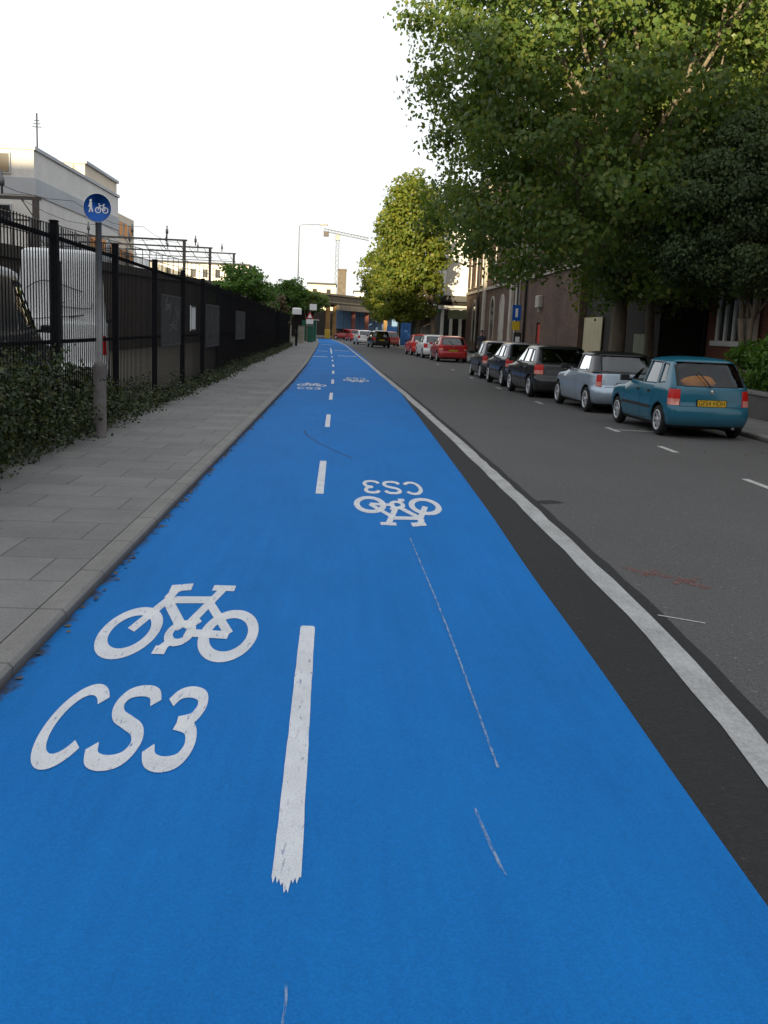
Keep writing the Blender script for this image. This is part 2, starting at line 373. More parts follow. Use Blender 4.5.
def text_mesh(txt, size, extrude=0.):
    cu = bpy.data.curves.new('lettering', 'FONT'); cu.body = txt; cu.size = size; cu.align_x = 'CENTER'; cu.align_y = 'CENTER'; cu.extrude = extrude
    o = bpy.data.objects.new('lettering', cu); COL.objects.link(o)
    dg = bpy.context.evaluated_depsgraph_get(); me = bpy.data.meshes.new_from_object(o.evaluated_get(dg))
    vs = [tuple(v.co) for v in me.vertices]; fs = [tuple(p.vertices) for p in me.polygons]
    bpy.data.objects.remove(o); bpy.data.curves.remove(cu); bpy.data.meshes.remove(me)
    return vs, fs

# ------------------------------------------------------------------ setting: ground, road, lane, pavements
KL = [(-30, -1.51), (30, -1.51), (45, -1.62), (60, -1.84), (87, -2.28), (110, -2.75), (140, -3.8), (190, -6.5)]      # left kerb face
BR = [(-30, 1.36), (3.3, 1.36), (5, 1.40), (7, 1.40), (9, 1.45), (15, 1.50), (28, 1.58), (45, 1.38), (60, 1.15), (93, .45), (120, -.85), (140, -2.2)]
WC = [(-30, 1.6), (2.5, 1.70), (3.6, 1.80), (4.3, 1.86), (5.2, 1.91), (8, 1.92), (16, 1.85), (28, 1.66), (37, 1.45), (51, 1.16), (74, .62), (97, .10), (122, -.9), (140, -2.0)]
KR = [(-30, 7.6), (18, 7.55), (30, 7.3), (45, 7.1), (57, 7.05), (70, 6.75), (95, 5.75), (120, 4.6), (140, 3.6), (190, .5)]
def ysamp(a, b):
    ys = []; y = a
    while y < b: ys.append(y); y += .45 if y < 14 else 1.5
    return ys + [b]
def strip(name, fl, fr, z, mat, y0=-30, y1=140, jag=0., parent=None):
    b = MB(); ys = ysamp(y0, y1); rnd = random.Random(name)
    vs = []
    for y in ys: vs += [(fl(y) + rnd.uniform(-jag, jag), y, z), (fr(y) + rnd.uniform(-jag, jag), y, z)]
    b.add(vs, [(2 * i, 2 * i + 1, 2 * i + 3, 2 * i + 2) for i in range(len(ys) - 1)])
    o = b.build(name, mat, parent)
    uv = o.data.uv_layers.new(name='across')
    for li, l in enumerate(o.data.loops):
        v = o.data.vertices[l.vertex_index]; uv.data[li].uv = (0. if l.vertex_index % 2 == 0 else vs[l.vertex_index][0] - vs[l.vertex_index - 1][0], v.co.y)
    if parent is None: tag(o, kind='structure')
    return o
T = lambda tab, d=0.: (lambda y: sum(lerp_table(tab, y + k) for k in ((-.9, -.45, 0, .45, .9) if y < 30 else (-4, -2, 0, 2, 4))) / 5 + d)
g = MB(); g.add([(-600, -300, -.03), (600, -300, -.03), (600, 1500, -.03), (-600, 1500, -.03)], [(0, 1, 2, 3)])
tag(g.build('ground', MT['dirt']), kind='structure')
road = strip('road', T(KL, -.05), T(KR, .05), 0., MT['asphalt'], -30, 190)
tag(road, 'dark grey asphalt road curving left ahead')
lane = strip('cycle_path', T(KL, -.02), T(BR), .004, MT['blue'], -30, 138)
strip('fresh_asphalt_strip', T(BR, -.05), T(WC), .002, MT['tar'], -30, 138, .008)
strip('tar_edge', T(WC), T(WC, .16), .002, MT['tar'], -30, 120, .012)  # dark band along the edge line's right side; the name seeds its jag
strip('edge_line', T(WC, -.09), T(WC, .065), .006, MT['edge_line'], -30, 138, .010)
def kerb(name, tab, side, kh=.1):
    b = MB(); ys = ysamp(-30, 190); vs = []; c = .02
    for y in ys:
        x = lerp_table(tab, y)
        vs += [(x, y, -.02), (x, y, kh - c), (x + side * c, y, kh), (x + side * .15, y, kh), (x + side * .15, y, -.02)]
    fs = []
    for i in range(len(ys) - 1):
        for k in range(4):
            q = (5 * i + k, 5 * i + k + 1, 5 * i + k + 6, 5 * i + k + 5); fs.append(q if side > 0 else q[::-1])
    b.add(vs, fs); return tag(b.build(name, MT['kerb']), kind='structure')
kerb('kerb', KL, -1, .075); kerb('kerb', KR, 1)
strip('pavement', lambda y: -3.72 - .012 * max(0, y - 20), T(KL, -.158), .073, MT['slabs'], -30, 190)
strip('pavement', T(KR, .158), lambda y: 14, .098, MT['slabs'], -30, 190)
strip('verge', lambda y: -60, lambda y: -3.70 - .012 * max(0, y - 20), .09, MT['dirt'], -30, 190)

# dirt joint between kerbstone and slabs is the 8 mm gap above.
# lane dashes
def dash_quad(b, x0, y0, x1, y1, w, z=.008):
    b.add([(x0 - w / 2, y0, z), (x0 + w / 2, y0, z), (x1 + w / 2, y1, z), (x1 - w / 2, y1, z)], [(0, 1, 2, 3)])
CL = [(-5, -.09), (2.9, -.12), (5.4, -.15), (10, -.2), (20, -.26), (30, -.31), (43, -.43), (60, -.72), (75, -.98), (95, -1.35), (115, -2.0), (135, -3.1)]
def part_of_lane(b, name, mat, label=None):
    o = b.build(name, mat, lane)
    if label: o['label'] = label
    return o
b = MB()  # nearest dash with a frayed brushed end
rd = random.Random(4); fr = []; n = 15
for k in range(n + 1):
    x = -.168 + .092 * k / n; tip = -.09 * math.exp(-((k - 7.5) / 2.2) ** 2)
    fr.append((x, 2.86 + tip + (rd.uniform(-.035, .01) if k % 2 else rd.uniform(.0, .035))))
rt_ = [(-.077 - .035 * t + rd.uniform(-.0016, .0016), 2.90 + 2.60 * t) for t in [i / 24 for i in range(1, 25)]]
lf_ = [(-.193 + .026 * t + rd.uniform(-.0016, .0016), 5.5 - 2.60 * t) for t in [i / 24 for i in range(0, 24)]]
poly = [(x, y, .008) for x, y in fr + rt_ + [(-.12, 5.53), (-.187, 5.53)] + lf_]
b.add(poly, [tuple(range(len(poly)))]); part_of_lane(b, 'lane_dash', MT['white_mark'], 'long white dash with a frayed near end')
for y0, y1 in [(-3.8, -1.3), (10.15, 12.7), (17.1, 19.6), (23.6, 26.1), (30.3, 32.8), (36.8, 39.3), (43.3, 45.8), (50, 52.3), (56.5, 58.8), (63.5, 65.5)]:
    b = MB(); dash_quad(b, lerp_table(CL, y0), y0, lerp_table(CL, y1), y1, .082); part_of_lane(b, 'lane_dash', MT['white_mark'])
b = MB(); ys = list(np.linspace(66, 80, 10)); b.ribbon([(lerp_table(CL, y), y) for y in ys], .09, .008); part_of_lane(b, 'centre_line', MT['white_mark'])
for xa, xb, y in [(-1.75, -.93, 57), (-.35, .24 + .5, 60), (-1.85, -1.15, 70), (-.75, .35, 73), (-2.2, -1.2, 95)]:
    b = MB(); b.add([(xa, y - .28, .008), (xb, y - .28, .008), (xb, y + .28, .008), (xa, y + .28, .008)], [(0, 1, 2, 3)]); part_of_lane(b, 'cross_dash', MT['white_mark'])

def arc(cx, cy, rx, ry, a0, a1, n=28): return [(cx + rx * math.cos(R(a0 + (a1 - a0) * i / n)), cy + ry * math.sin(R(a0 + (a1 - a0) * i / n))) for i in range(n + 1)]
def cycle_symbol():
    # lies in u (right) / v (up) units of metres after stretch: v is elongated 3x along the road
    K = 3.0; b = MB(); s = .057
    b.v = []
    # front wheel (left), rear wheel (right): v/K units
    for cx in (-.27, .27): b.ribbon(arc(cx, .158, .13, .13, 0, 360, 40)[:-1], s, 0, True)
    def line(p, q, w=s * .92, z=.00012):
        line.k = line.k + 1; b.ribbon([p, q], w, z * line.k)
    line.k = 0
    line((-.27, .165), (-.165, .40))                       # fork
    b.ribbon([(-.18, .385), (-.165, .45), (-.13, .475), (-.075, .482)], s, .0014)   # stem and bar
    b.ribbon([(-.205, .462), (-.15, .47)], s, .0015)
    line((-.17, .375), (.095, .385))                       # top tube
    line((-.165, .36), (.0, .185))                         # down tube
    line((.125, .465), (.015, .185))                       # seat tube
    line((.06, .48), (.20, .48), s * .8)                   # saddle
    line((.085, .36), (.27, .158), s * .8)                 # seat stay
    line((.03, .158), (.27, .15), s * .8)                  # chain stay
    b.ribbon(arc(.005, .155, .058, .058, 0, 360, 24)[:-1], s * .75, .0016, True)
    line((.035, .20), (.075, .245), s * .8); line((-.02, .11), (-.055, .06), s * .8); line((-.085, .055), (-.02, .055), s * .8)
    b.xform(lambda p: (p[0], p[1] * K, p[2])); return b
LET = {'C': [arc(.40, .5, .33, .42, 40, 326, 40)],
       'S': [catmull([(.70, .76), (.60, .885), (.40, .92), (.19, .87), (.12, .73), (.21, .595), (.41, .515), (.62, .425), (.70, .28), (.61, .13), (.39, .08), (.18, .12), (.08, .25)], 6)],
       '3': [catmull([(.10, .77), (.20, .885), (.38, .92), (.57, .87), (.63, .73), (.54, .58), (.33, .525)], 6), catmull([(.33, .52), (.57, .46), (.66, .29), (.58, .13), (.37, .08), (.17, .12), (.07, .24)], 6)]}
def route_text(W=.63, H=.93):
    b = MB(); adv = {'C': .80, 'S': .82, '3': .72}; x = 0; k = 0
    for ch in 'CS3':
        for st in LET[ch]:
            k += 1; b.ribbon([(px + x, py) for px, py in st], .155, .00012 * k)
        x += adv[ch] + .03
    b.xform(lambda p: ((p[0] / (x - .07) - .5) * W, p[1] * H, p[2])); return b
for cx, y0, rot, ty, lab in [(-.85, 4.86, 0, 3.58, 'white bicycle symbol nearest, left lane'), (.575, 10.1, 1, 11.2, 'upside-down white bicycle symbol in the oncoming lane'),
                             (-.9, 28.7, 0, 27.2, None), (.42, 33.3, 1, 34.5, None)]:
    f = (lambda p: (cx + p[0], y0 + p[1], .008 + p[2])) if not rot else (lambda p: (cx - p[0], y0 - p[1], .008 + p[2]))
    part_of_lane(cycle_symbol().xform(f), 'cycle_symbol', MT['white_mark'], lab)
    f = (lambda p: (cx - .03 + p[0], ty + p[1], .008 + p[2])) if not rot else (lambda p: (cx + .01 - p[0], ty - p[1], .008 + p[2]))
    part_of_lane(route_text().xform(f), 'route_lettering', MT['white_mark'], lab and lab.replace('bicycle symbol', 'CS3 lettering'))
# scratches on the blue surface
b = MB(); b.ribbon(catmull([(.60, 8.1), (.62, 7.2), (.645, 6.2), (.66, 5.2), (.665, 4.4), (.668, 3.7)], 8), .010, .0075); part_of_lane(b, 'surface_scratch', MT['scratch'])
b = MB(); b.ribbon(catmull([(.53, 3.35), (.55, 3.1), (.57, 2.9)], 6), .012, .0075); part_of_lane(b, 'surface_scratch', MT['scratch'])
b = MB(); b.ribbon(catmull([(-.095, 2.36), (-.09, 2.3), (-.093, 2.2)], 6), .007, .0075); part_of_lane(b, 'surface_scratch', MT['scratch'])
b = MB(); b.ribbon(catmull([(-.6, 16.4), (-.52, 15.6), (-.3, 14.6), (-.1, 13.9), (.15, 13.1)], 8), .028, .0075); part_of_lane(b, 'surface_scratch', MT['dark_scratch'])
# markings on the carriageway (parts of the road)
def road_mark(b, name, mat):
    return b.build(name, mat, road)
for x, y in [(5.2, 12.1), (5.22, 15.7), (5.15, 18.8), (5.05, 25.6), (4.95, 31.8), (4.9, 38.4), (4.95, 45.6), (4.85, 52)]:
    b = MB(); b.add([(x - .05, y - .42, .004), (x + .05, y - .42, .004), (x + .04, y + .42, .004), (x - .06, y + .42, .004)], [(0, 1, 2, 3)]); road_mark(b, 'bay_dash', MT['old_line'])
b = MB(); b.add([(5.15, 18.72, .0045), (5.9, 18.62, .0045), (5.9, 18.72, .0045), (5.15, 18.82, .0045)], [(0, 1, 2, 3)]); road_mark(b, 'bay_dash', MT['old_line'])
b = MB(); b.ribbon(catmull([(2.16, 7.3), (2.3, 7.12), (2.46, 7.02), (2.62, 6.72)], 6), .10, .004); b.ribbon([(2.24, 7.02), (2.42, 7.24)], .07, .0045); b.ribbon([(2.40, 6.82), (2.66, 7.02)], .06, .005); road_mark(b, 'spray_mark', MT['red_spray'])
b = MB(); b.ribbon([(2.03, 6.0), (2.28, 5.85)], .018, .004); road_mark(b, 'road_scratch', MT['old_line'])
b = MB(); b.add([(1.99, 10.2, .003), (2.1, 10.05, .003), (2.35, 10.15, .003), (2.25, 10.3, .003)], [(0, 1, 2, 3)]); road_mark(b, 'tar_patch', MT['tar'])
for dx in (.22, .4):
    b = MB(); b.ribbon([(lerp_table(KR, y) - dx, y) for y in range(74, 135, 3)], .09, .004); road_mark(b, 'yellow_line', MT['yellow_line'])

# ------------------------------------------------------------------ foliage
def leaf_arrays(C, N, size, rng, flat=.5):
    n = len(C); N = N / (np.linalg.norm(N, axis=1, keepdims=True) + 1e-9)
    nn = N + rng.normal(0, flat, (n, 3)); nn /= np.linalg.norm(nn, axis=1, keepdims=True)
    a = np.cross(nn, rng.normal(0, 1, (n, 3))); a /= np.linalg.norm(a, axis=1, keepdims=True); bb = np.cross(nn, a)
    s = size * rng.uniform(.6, 1.3, (n, 1))
    droop = nn * s * .18
    p0 = C - a * s * .5; p2 = C + a * s * .55 - droop; p1 = C + bb * s * .42 + a * s * .05 - droop * .6; p3 = C - bb * s * .42 + a * s * .05 - droop * .6
    return np.stack([p0, p1, p2, p3], 1).reshape(-1, 3)
def leaf_object(name, V, mat, parent=None, loc=Vector((0, 0, 0))):
    V = V - np.array(loc); n = len(V) // 4
    me = bpy.data.meshes.new(name); me.vertices.add(4 * n); me.loops.add(4 * n); me.polygons.add(n)
    me.vertices.foreach_set('co', V.astype(np.float32).ravel()); me.loops.foreach_set('vertex_index', np.arange(4 * n, dtype=np.int32))
    me.polygons.foreach_set('loop_start', np.arange(0, 4 * n, 4, dtype=np.int32))
    me.materials.append(mat); me.update(calc_edges=True); me.validate()
    o = bpy.data.objects.new(name, me); COL.objects.link(o)
    if parent: o.parent = parent
    return o
def crown_leaves(center, radii, nclump, per, clump_r, size, rng, keep=None, power=2.4, inner=.45, flat=.55, lift=.5):
    """clumps spread through an uneven superellipsoid volume, weighted to its outside"""
    Cs = []
    ph = rng.uniform(0, 6.28, 6)
    while len(Cs) < nclump:
        d = rng.normal(0, 1, 3); d /= np.linalg.norm(d)
        k = (np.abs(d[0]) ** power + np.abs(d[1]) ** power + np.abs(d[2]) ** power) ** (-1 / power)
        az, el = math.atan2(d[1], d[0]), math.asin(d[2])
        wob = 1 + .10 * math.sin(3 * az + ph[0]) * math.cos(2 * el + ph[1]) + .07 * math.sin(5 * az + 4 * el + ph[2]) + .05 * math.sin(9 * az - 6 * el + ph[3])
        r = (inner + (1 - inner) * rng.uniform(0, 1) ** .55) * wob
        p = np.array(center) + d * k * r * np.array(radii)
        if keep is None or keep(p): Cs.append(p)
    Cs = np.array(Cs)
    P = []; N = []
    for c in Cs:
        m = int(per * rng.uniform(.6, 1.4)); cr = clump_r * rng.uniform(.6, 1.35)
        d = rng.normal(0, 1, (m, 3)); d /= np.linalg.norm(d, axis=1, keepdims=True)
        rr = cr * rng.uniform(.25, 1, (m, 1)) ** .6
        q = c + d * rr * np.array([1, 1, .62]); P.append(q)
        out = (c - np.array(center)); out = out / (np.linalg.norm(out) + 1e-6)
        N.append(d * .7 + out * .55 + np.array([0, 0, lift]))
    return leaf_arrays(np.concatenate(P), np.concatenate(N), size, rng, flat), Cs
def limb(b, p0, p1, r0, r1, rng, n=6, sag=.08):
    p0, p1 = np.array(p0, float), np.array(p1, float); L = np.linalg.norm(p1 - p0)
    pts = []; off = rng.normal(0, sag * L, 3)
    for i in range(n + 1):
        t = i / n; pts.append(p0 + (p1 - p0) * t + off * math.sin(PI * t) + np.array([0, 0, .12 * L * math.sin(PI * t)]))
    b.tube(pts, [r0 + (r1 - r0) * i / n for i in range(n + 1)], 7)
    return pts
def tree(name, label, cat, base, trunk_h, trunk_r, center, radii, nclump, per, clump_r, size, leaf, seed, keep=None, group=None, stems=1, nlimb=22, **kw):
    rng = np.random.default_rng(seed); base = Vector(base); t = thing(name, label, cat, base, 0, group)
    V, Cs = crown_leaves(center, radii, nclump, per, clump_r, size, rng, keep, **kw)
    b = MB(); c = np.array(center)
    for s in range(stems):
        sp = rng.normal(0, .07 * (stems > 1), 2) * 2
        p0 = np.array(base) + np.array([sp[0] * .6, sp[1] * .6, -.05]); top = p0 + np.array([sp[0] * 1.5, sp[1] * 1.5, trunk_h]) + np.append(rng.normal(0, .06 * trunk_h * .3, 2), 0)
        rr = trunk_r / math.sqrt(stems)
        zs = [0, .06, .2, .5, .8, 1.]
        b.tube([p0 + (top - p0) * k + np.array([math.sin(k * 3 + s) * .06, math.cos(k * 2.3 + s) * .05, 0]) for k in zs], [rr * 1.45, rr * 1.15, rr, rr * .92, rr * .88, rr * .85], 12)
        mid = c + np.array([0, 0, radii[2] * .35]); lead = limb(b, top, top * .3 + mid * .7, rr * .85, rr * .3, rng)
        idx = rng.choice(len(Cs), min(len(Cs), max(4, nlimb // stems)), replace=False)
        for i in idx:
            st = lead[rng.integers(0, 4)]; pts = limb(b, st, Cs[i], rr * rng.uniform(.25, .45), .02, rng)
            for j in range(2):
                k = rng.integers(0, len(Cs)); q = pts[rng.integers(2, 5)]
                if np.linalg.norm(Cs[k] - q) < radii[0] * .6: limb(b, q, Cs[k], .05, .012, rng, 4)
    b.build('trunk', MT['bark'], t, world=True)
    leaf_object('crown', V, leaf, t, base)
    return t

tree('plane_tree', 'tall broad plane tree behind the silver car, crown overhanging the road', 'tree', (8.55, 31.8, .1), 2.9, .28, (8.6, 31.5, 9.4), (6.4, 6.6, 7.4), 900, 165, .9, .15, MT['plane_leaf'], 3, power=3.0, lift=.3, 
     keep=lambda p: (p[0] < 12.3 or p[2] < 8.5) and p[2] > max(2.9, 3.5 + (6.2 - p[0]) * .30 + .5 * math.sin(p[1] * 1.3 + p[0])), nlimb=30, group='plane trees on the right pavement')
tree('plane_tree', 'slimmer plane tree just right of the broad plane tree trunk', 'tree', (9.78, 32.3, .1), 3.0, .16, (11.8, 35, 8.6), (4.6, 4.6, 6.0), 420, 130, .9, .16, MT['plane_leaf'], 5, keep=lambda p: p[2] > 3.2, group='plane trees on the right pavement')
tree('plane_tree', 'plane tree behind the bay window house, its top filling the upper right corner', 'tree', (17.5, 38, .1), 4, .35, (15.8, 37, 13.0), (5.6, 5.5, 6.6), 480, 110, 1.0, .2, MT['gold_leaf'], 6, group='plane trees on the right pavement')
tree('evergreen_tree', 'dark dense rounded evergreen with several thin stems beside the bay window', 'tree', (10.35, 25.6, .1), 2.3, .17, (10.4, 25.9, 5.0), (2.75, 2.5, 2.45), 520, 210, .5, .085, MT['ever_leaf'], 8, stems=4, nlimb=20, inner=.3, lift=.3,
     keep=lambda p: p[2] > 3.3 + .25 * math.sin(p[1] * 3))
tree('street_tree', 'sunlit yellow-green tree in front of the brick bridge, nearest of its pair', 'tree', (6.9, 79.5, .1), 2.6, .25, (4.8, 80, 7.7), (2.5, 3.4, 5.8), 360, 80, .8, .24, MT['lime_leaf'], 12, group='yellow-green trees by the pub',
     keep=lambda p: p[2] > 2.6)
tree('street_tree', 'sunlit yellow-green tree farther down the road, partly over the blue hoarding', 'tree', (6.6, 92, .1), 2.6, .25, (4.2, 92, 5.8), (2.6, 4.0, 3.6), 260, 70, .75, .27, MT['lime_leaf'], 13, group='yellow-green trees by the pub',
     keep=lambda p: p[2] > 2.6)
tree('street_tree', 'small dark green tree next to the tall lamp post', 'tree', (-4.85, 89, .1), 2.2, .1, (-4.7, 89, 4.1), (1.25, 1.3, 1.35), 70, 70, .5, .2, MT['bush_leaf'], 15, nlimb=10)
tree('street_tree', 'low drooping tree half covering the left end of the railway bridge', 'tree', (-3.9, 104, .1), 1.8, .09, (-3.3, 104, 4.1), (1.5, 1.4, .95), 60, 70, .5, .22, MT['plane_leaf'], 16, nlimb=10)
tree('shrub', 'tall bright green bush standing above the black fence', 'bush', (-6.1, 60, .09), 2.0, .1, (-6.0, 60, 3.0), (1.6, 2.4, 1.85), 120, 90, .55, .17, MT['bush_leaf'], 21, nlimb=12)
tree('shrub', 'brown dry bush behind the far end of the black fence', 'bush', (-5.4, 74, .09), 1.5, .08, (-5.3, 75, 2.3), (.9, 2.6, 1.6), 80, 80, .5, .18, MT['brown_leaf'], 22, nlimb=10)
tree('shrub', 'bright green bush growing over the low garden wall on the right', 'bush', (9.95, 21.6, .1), .5, .05, (9.95, 21.7, 1.2), (.75, 2.7, .85), 240, 100, .32, .09, MT['bush_leaf'], 23, nlimb=14)
# bushes and weeds at the foot of the fence
for i, (x, y, h, r, lab) in enumerate([(-3.85, 9.3, 1.3, .5, 'largest leafy bush pushing through the near end of the fence'), (-4.15, 12.2, 1.15, .5, 'leafy bush tangled behind the fence before the sign pole'), (-4.0, 15.2, .8, .45, 'low dark bush just behind the blue round sign pole')]):
    tree('shrub', lab, 'bush', (x, y, .1), h * .5, .03, (x, y, h * .55), (r, r * 3.0, h * .55), 95, 85, .24, .06, MT['weed_leaf'], 30 + i, nlimb=10, group='bushes along the fence')
rng = np.random.default_rng(40); P = []; N = []
for y in np.arange(5, 80, .11):
    if rng.uniform() < .25 and y > 14: continue
    x = -3.52 - .012 * max(0, y - 20) + rng.normal(0, .10); h = rng.uniform(.08, .42) * (1.2 if y < 17 else .75); m = 40
    t = rng.uniform(0, 1, (m, 1)); d = rng.normal(0, 1, (m, 3)) * np.array([.10, .16, .05])
    P.append(np.array([x, y, .1]) + d * (.4 + 1.2 * t) + t * np.array([rng.normal(0, .05), rng.normal(0, .05), h])); N.append(rng.normal(0, .6, (m, 3)) + np.array([0, 0, .8]))
for q in range(150):   # taller straggling sprigs near the viewer
    y = 6 + 14 * rng.uniform() ** 1.3; x = -3.62 + rng.normal(0, .14); h = rng.uniform(.35, 1.35) * (1 if y < 13 else .45); m = int(60 * h) + 12
    t = np.sort(rng.uniform(.15, 1, (m, 1)), 0); bend = rng.normal(0, .22, 2)
    P.append(np.array([x, y, .1]) + np.hstack([bend[0] * t ** 2, bend[1] * t ** 2, h * t]) + rng.normal(0, .055, (m, 3))); N.append(rng.normal(0, .7, (m, 3)) + np.array([.2, 0, .6]))
V = leaf_arrays(np.concatenate(P), np.concatenate(N), .05, rng, .7)
o = leaf_object('weeds', V, MT['weed_leaf']); tag(o, 'ragged weeds along the foot of the black fence', 'weeds', kind='stuff')
rng = np.random.default_rng(41); n = 420
P = np.stack([-1.49 + np.abs(rng.normal(0, .035, n)), rng.uniform(2, 45, n), np.full(n, .016)], 1)
o = leaf_object('litter', leaf_arrays(P, np.tile([0, 0, 1.], (n, 1)), .035, rng, .25), MT['brown_leaf']); tag(o, 'brown leaf litter gathered along the left kerb', 'litter', kind='stuff')
rng = np.random.default_rng(42); n = 60
P = np.stack([rng.uniform(5.3, 7.45, n), rng.uniform(11, 60, n), np.full(n, .014)], 1)
o = leaf_object('leaf_litter', leaf_arrays(P, np.tile([0, 0, 1.], (n, 1)), .08, rng, .3), MT['lime_leaf']); tag(o, 'fallen yellow leaves around the parked cars', 'litter', kind='stuff')

# ------------------------------------------------------------------ fence on the left
fx = lambda y: -3.75 - .010 * max(0, y - 25)
ft = lambda y: 2.74 - .0065 * max(0, y - 14)
F = thing('fence', 'long black steel railing fence along the left pavement', 'fence', (-3.75, 2.9, .09))
PY = [3.0 + 3.45 * i for i in range(23)]
for i, y in enumerate(PY):
    b = MB(); x = fx(y); b.cbox(x - .048, x + .048, y - .05, y + .05, .0, ft(y) + .12, .01); b.cbox(x - .054, x + .054, y - .056, y + .056, ft(y) + .12, ft(y) + .14, .008)
    b.build('post', MT['fence'], F, world=True)
for y0, y1 in zip(PY, PY[1:]):
    b = MB(); nb = 30
    a0, a1 = fx(y0), fx(y1)
    for zz in (lambda y: ft(y) - .07, lambda y: .25, lambda y: 1.35):
        h = .025
        b.hexa([(a0 - .02, y0 + .06, zz(y0) - h), (a0 + .02, y0 + .06, zz(y0) - h), (a1 + .02, y1 - .06, zz(y1) - h), (a1 - .02, y1 - .06, zz(y1) - h)],
               [(a0 - .02, y0 + .06, zz(y0) + h), (a0 + .02, y0 + .06, zz(y0) + h), (a1 + .02, y1 - .06, zz(y1) + h), (a1 - .02, y1 - .06, zz(y1) + h)])
    for k in range(1, nb + 1):
        y = y0 + (y1 - y0) * k / (nb + 1); x = fx(y) + .028; r = .0085
        b.box(x - r * .6, x + r * .6, y - r, y + r, .13, ft(y) + .07)
    b.build('railing_panel', MT['fence'], F, world=True)
for i, (y0, y1, z0, z1, mt, lab) in enumerate([(20.6, 23.0, 1.15, 2.2, 'graffiti', 'widest dull grey board with faint scribbles on the fence'), (24.5, 25.3, 1.45, 2.05, 'white', 'narrow white notice fixed to the black fence'),
                                    (27.3, 30.2, 1.0, 2.15, 'graffiti', 'plain dull board on the fence beyond the white notice'), (35.5, 38.8, 1.1, 2.1, 'graffiti', 'farthest dull board on the black fence')]):
    t = thing('notice_board', lab, 'board', (fx(y0) + .06, (y0 + y1) / 2, z0), 0, 'boards fixed to the fence')
    b = MB(); x = fx(y0) + .045; b.box(x, x + .02, y0, y1, z0, z1)
    rr = random.Random(i)
    if mt == 'graffiti':
        for q in range(7 if i == 0 else 3):
            cy, cz = rr.uniform(y0 + .3, y1 - .3), rr.uniform(z0 + .2, z1 - .2)
            pl = catmull([(cy + rr.uniform(-.4, .4), cz + rr.uniform(-.22, .22)) for _ in range(5)], 6); r2 = MB(); r2.ribbon(pl, .04, 0)
            b.add([(x + .0225 + .0006 * q, max(y0 + .02, min(y1 - .02, p[0])), max(z0 + .02, min(z1 - .02, p[1]))) for p in r2.v], r2.f, 1)
    b.build('panel', [MT[mt], MT['pole_base']], t, world=True)
    b = MB(); b.box(x + .02, x + .026, y0, y1, z1 - .04, z1); b.box(x + .02, x + .026, y0, y1, z0, z0 + .04); b.box(x + .02, x + .026, y0, y0 + .04, z0 + .04, z1 - .04); b.box(x + .02, x + .026, y1 - .04, y1, z0 + .04, z1 - .04); b.build('frame', MT['dark_metal'], t, world=True)

# ------------------------------------------------------------------ blue round sign on its pole
S = thing('sign_post', 'grey pole with a round blue cycle and pedestrian sign', 'sign', (-3.3, 13.82, .098))
b = MB(); b.lathe([(.088, -.02), (.088, .93), (.084, .96), (.05, 1.0)], (0, 0, 0), 'z', 16); b.build('base', MT['pole_base'], S)
b = MB(); b.lathe([(.041, 1.0), (.041, 3.14), (.043, 3.14), (.043, 3.17), (.02, 3.185)], (0, 0, 0), 'z', 14); b.build('pole', MT['steel'], S)
sg = MB(); sg.lathe([(.175, -.058), (.18, -.052), (.175, -.046)], (0, 0, 3.0), 'y', 40); sg.box(-.05, .05, -.046, -.04, 2.94, 3.06, 1)
sgo = sg.build('sign_plate', [MT['sign_blue'], MT['steel']], S)
b = MB(); y = -.0595
def decal(pl, w, closed=False, k=0):
    r2 = MB(); r2.ribbon(pl, w, 0, closed); b.add([(p[0], y - .0004 * k, p[1] + 3.0) for p in r2.v], [f[::-1] for f in r2.f])
decal(arc(-.085, .09, .009, .009, 0, 360, 12)[:-1], .018, True)
decal([(-.085, .07), (-.085, .01)], .036, k=1); decal([(-.085, .02), (-.105, -.06)], .018, k=2); decal([(-.085, .02), (-.06, -.055)], .018, k=3); decal([(-.09, .055), (-.115, .01)], .013, k=4)
for cx in (.01, .105): decal(arc(cx, -.03, .034, .034, 0, 360, 20)[:-1], .012, True, 5)
decal([(.01, -.03), (.03, .03), (.085, .03), (.105, -.03)], .011, k=6); decal([(.03, .03), (.06, -.03), (.085, .03)], .011, k=7); decal([(.06, -.03), (.105, -.03)], .011, k=8); decal([(.015, .045), (.035, .05)], .011, k=9); decal([(.075, .045), (.1, .045)], .011, k=10)
b.build('pictogram', MT['sign_white'], sgo)
b = MB(); b.lathe([(.180, -.06), (.186, -.06), (.186, -.05), (.180, -.05)], (0, 0, 3.0), 'y', 40, 0, (False, False)); b.build('rim', MT['sign_white'], sgo)

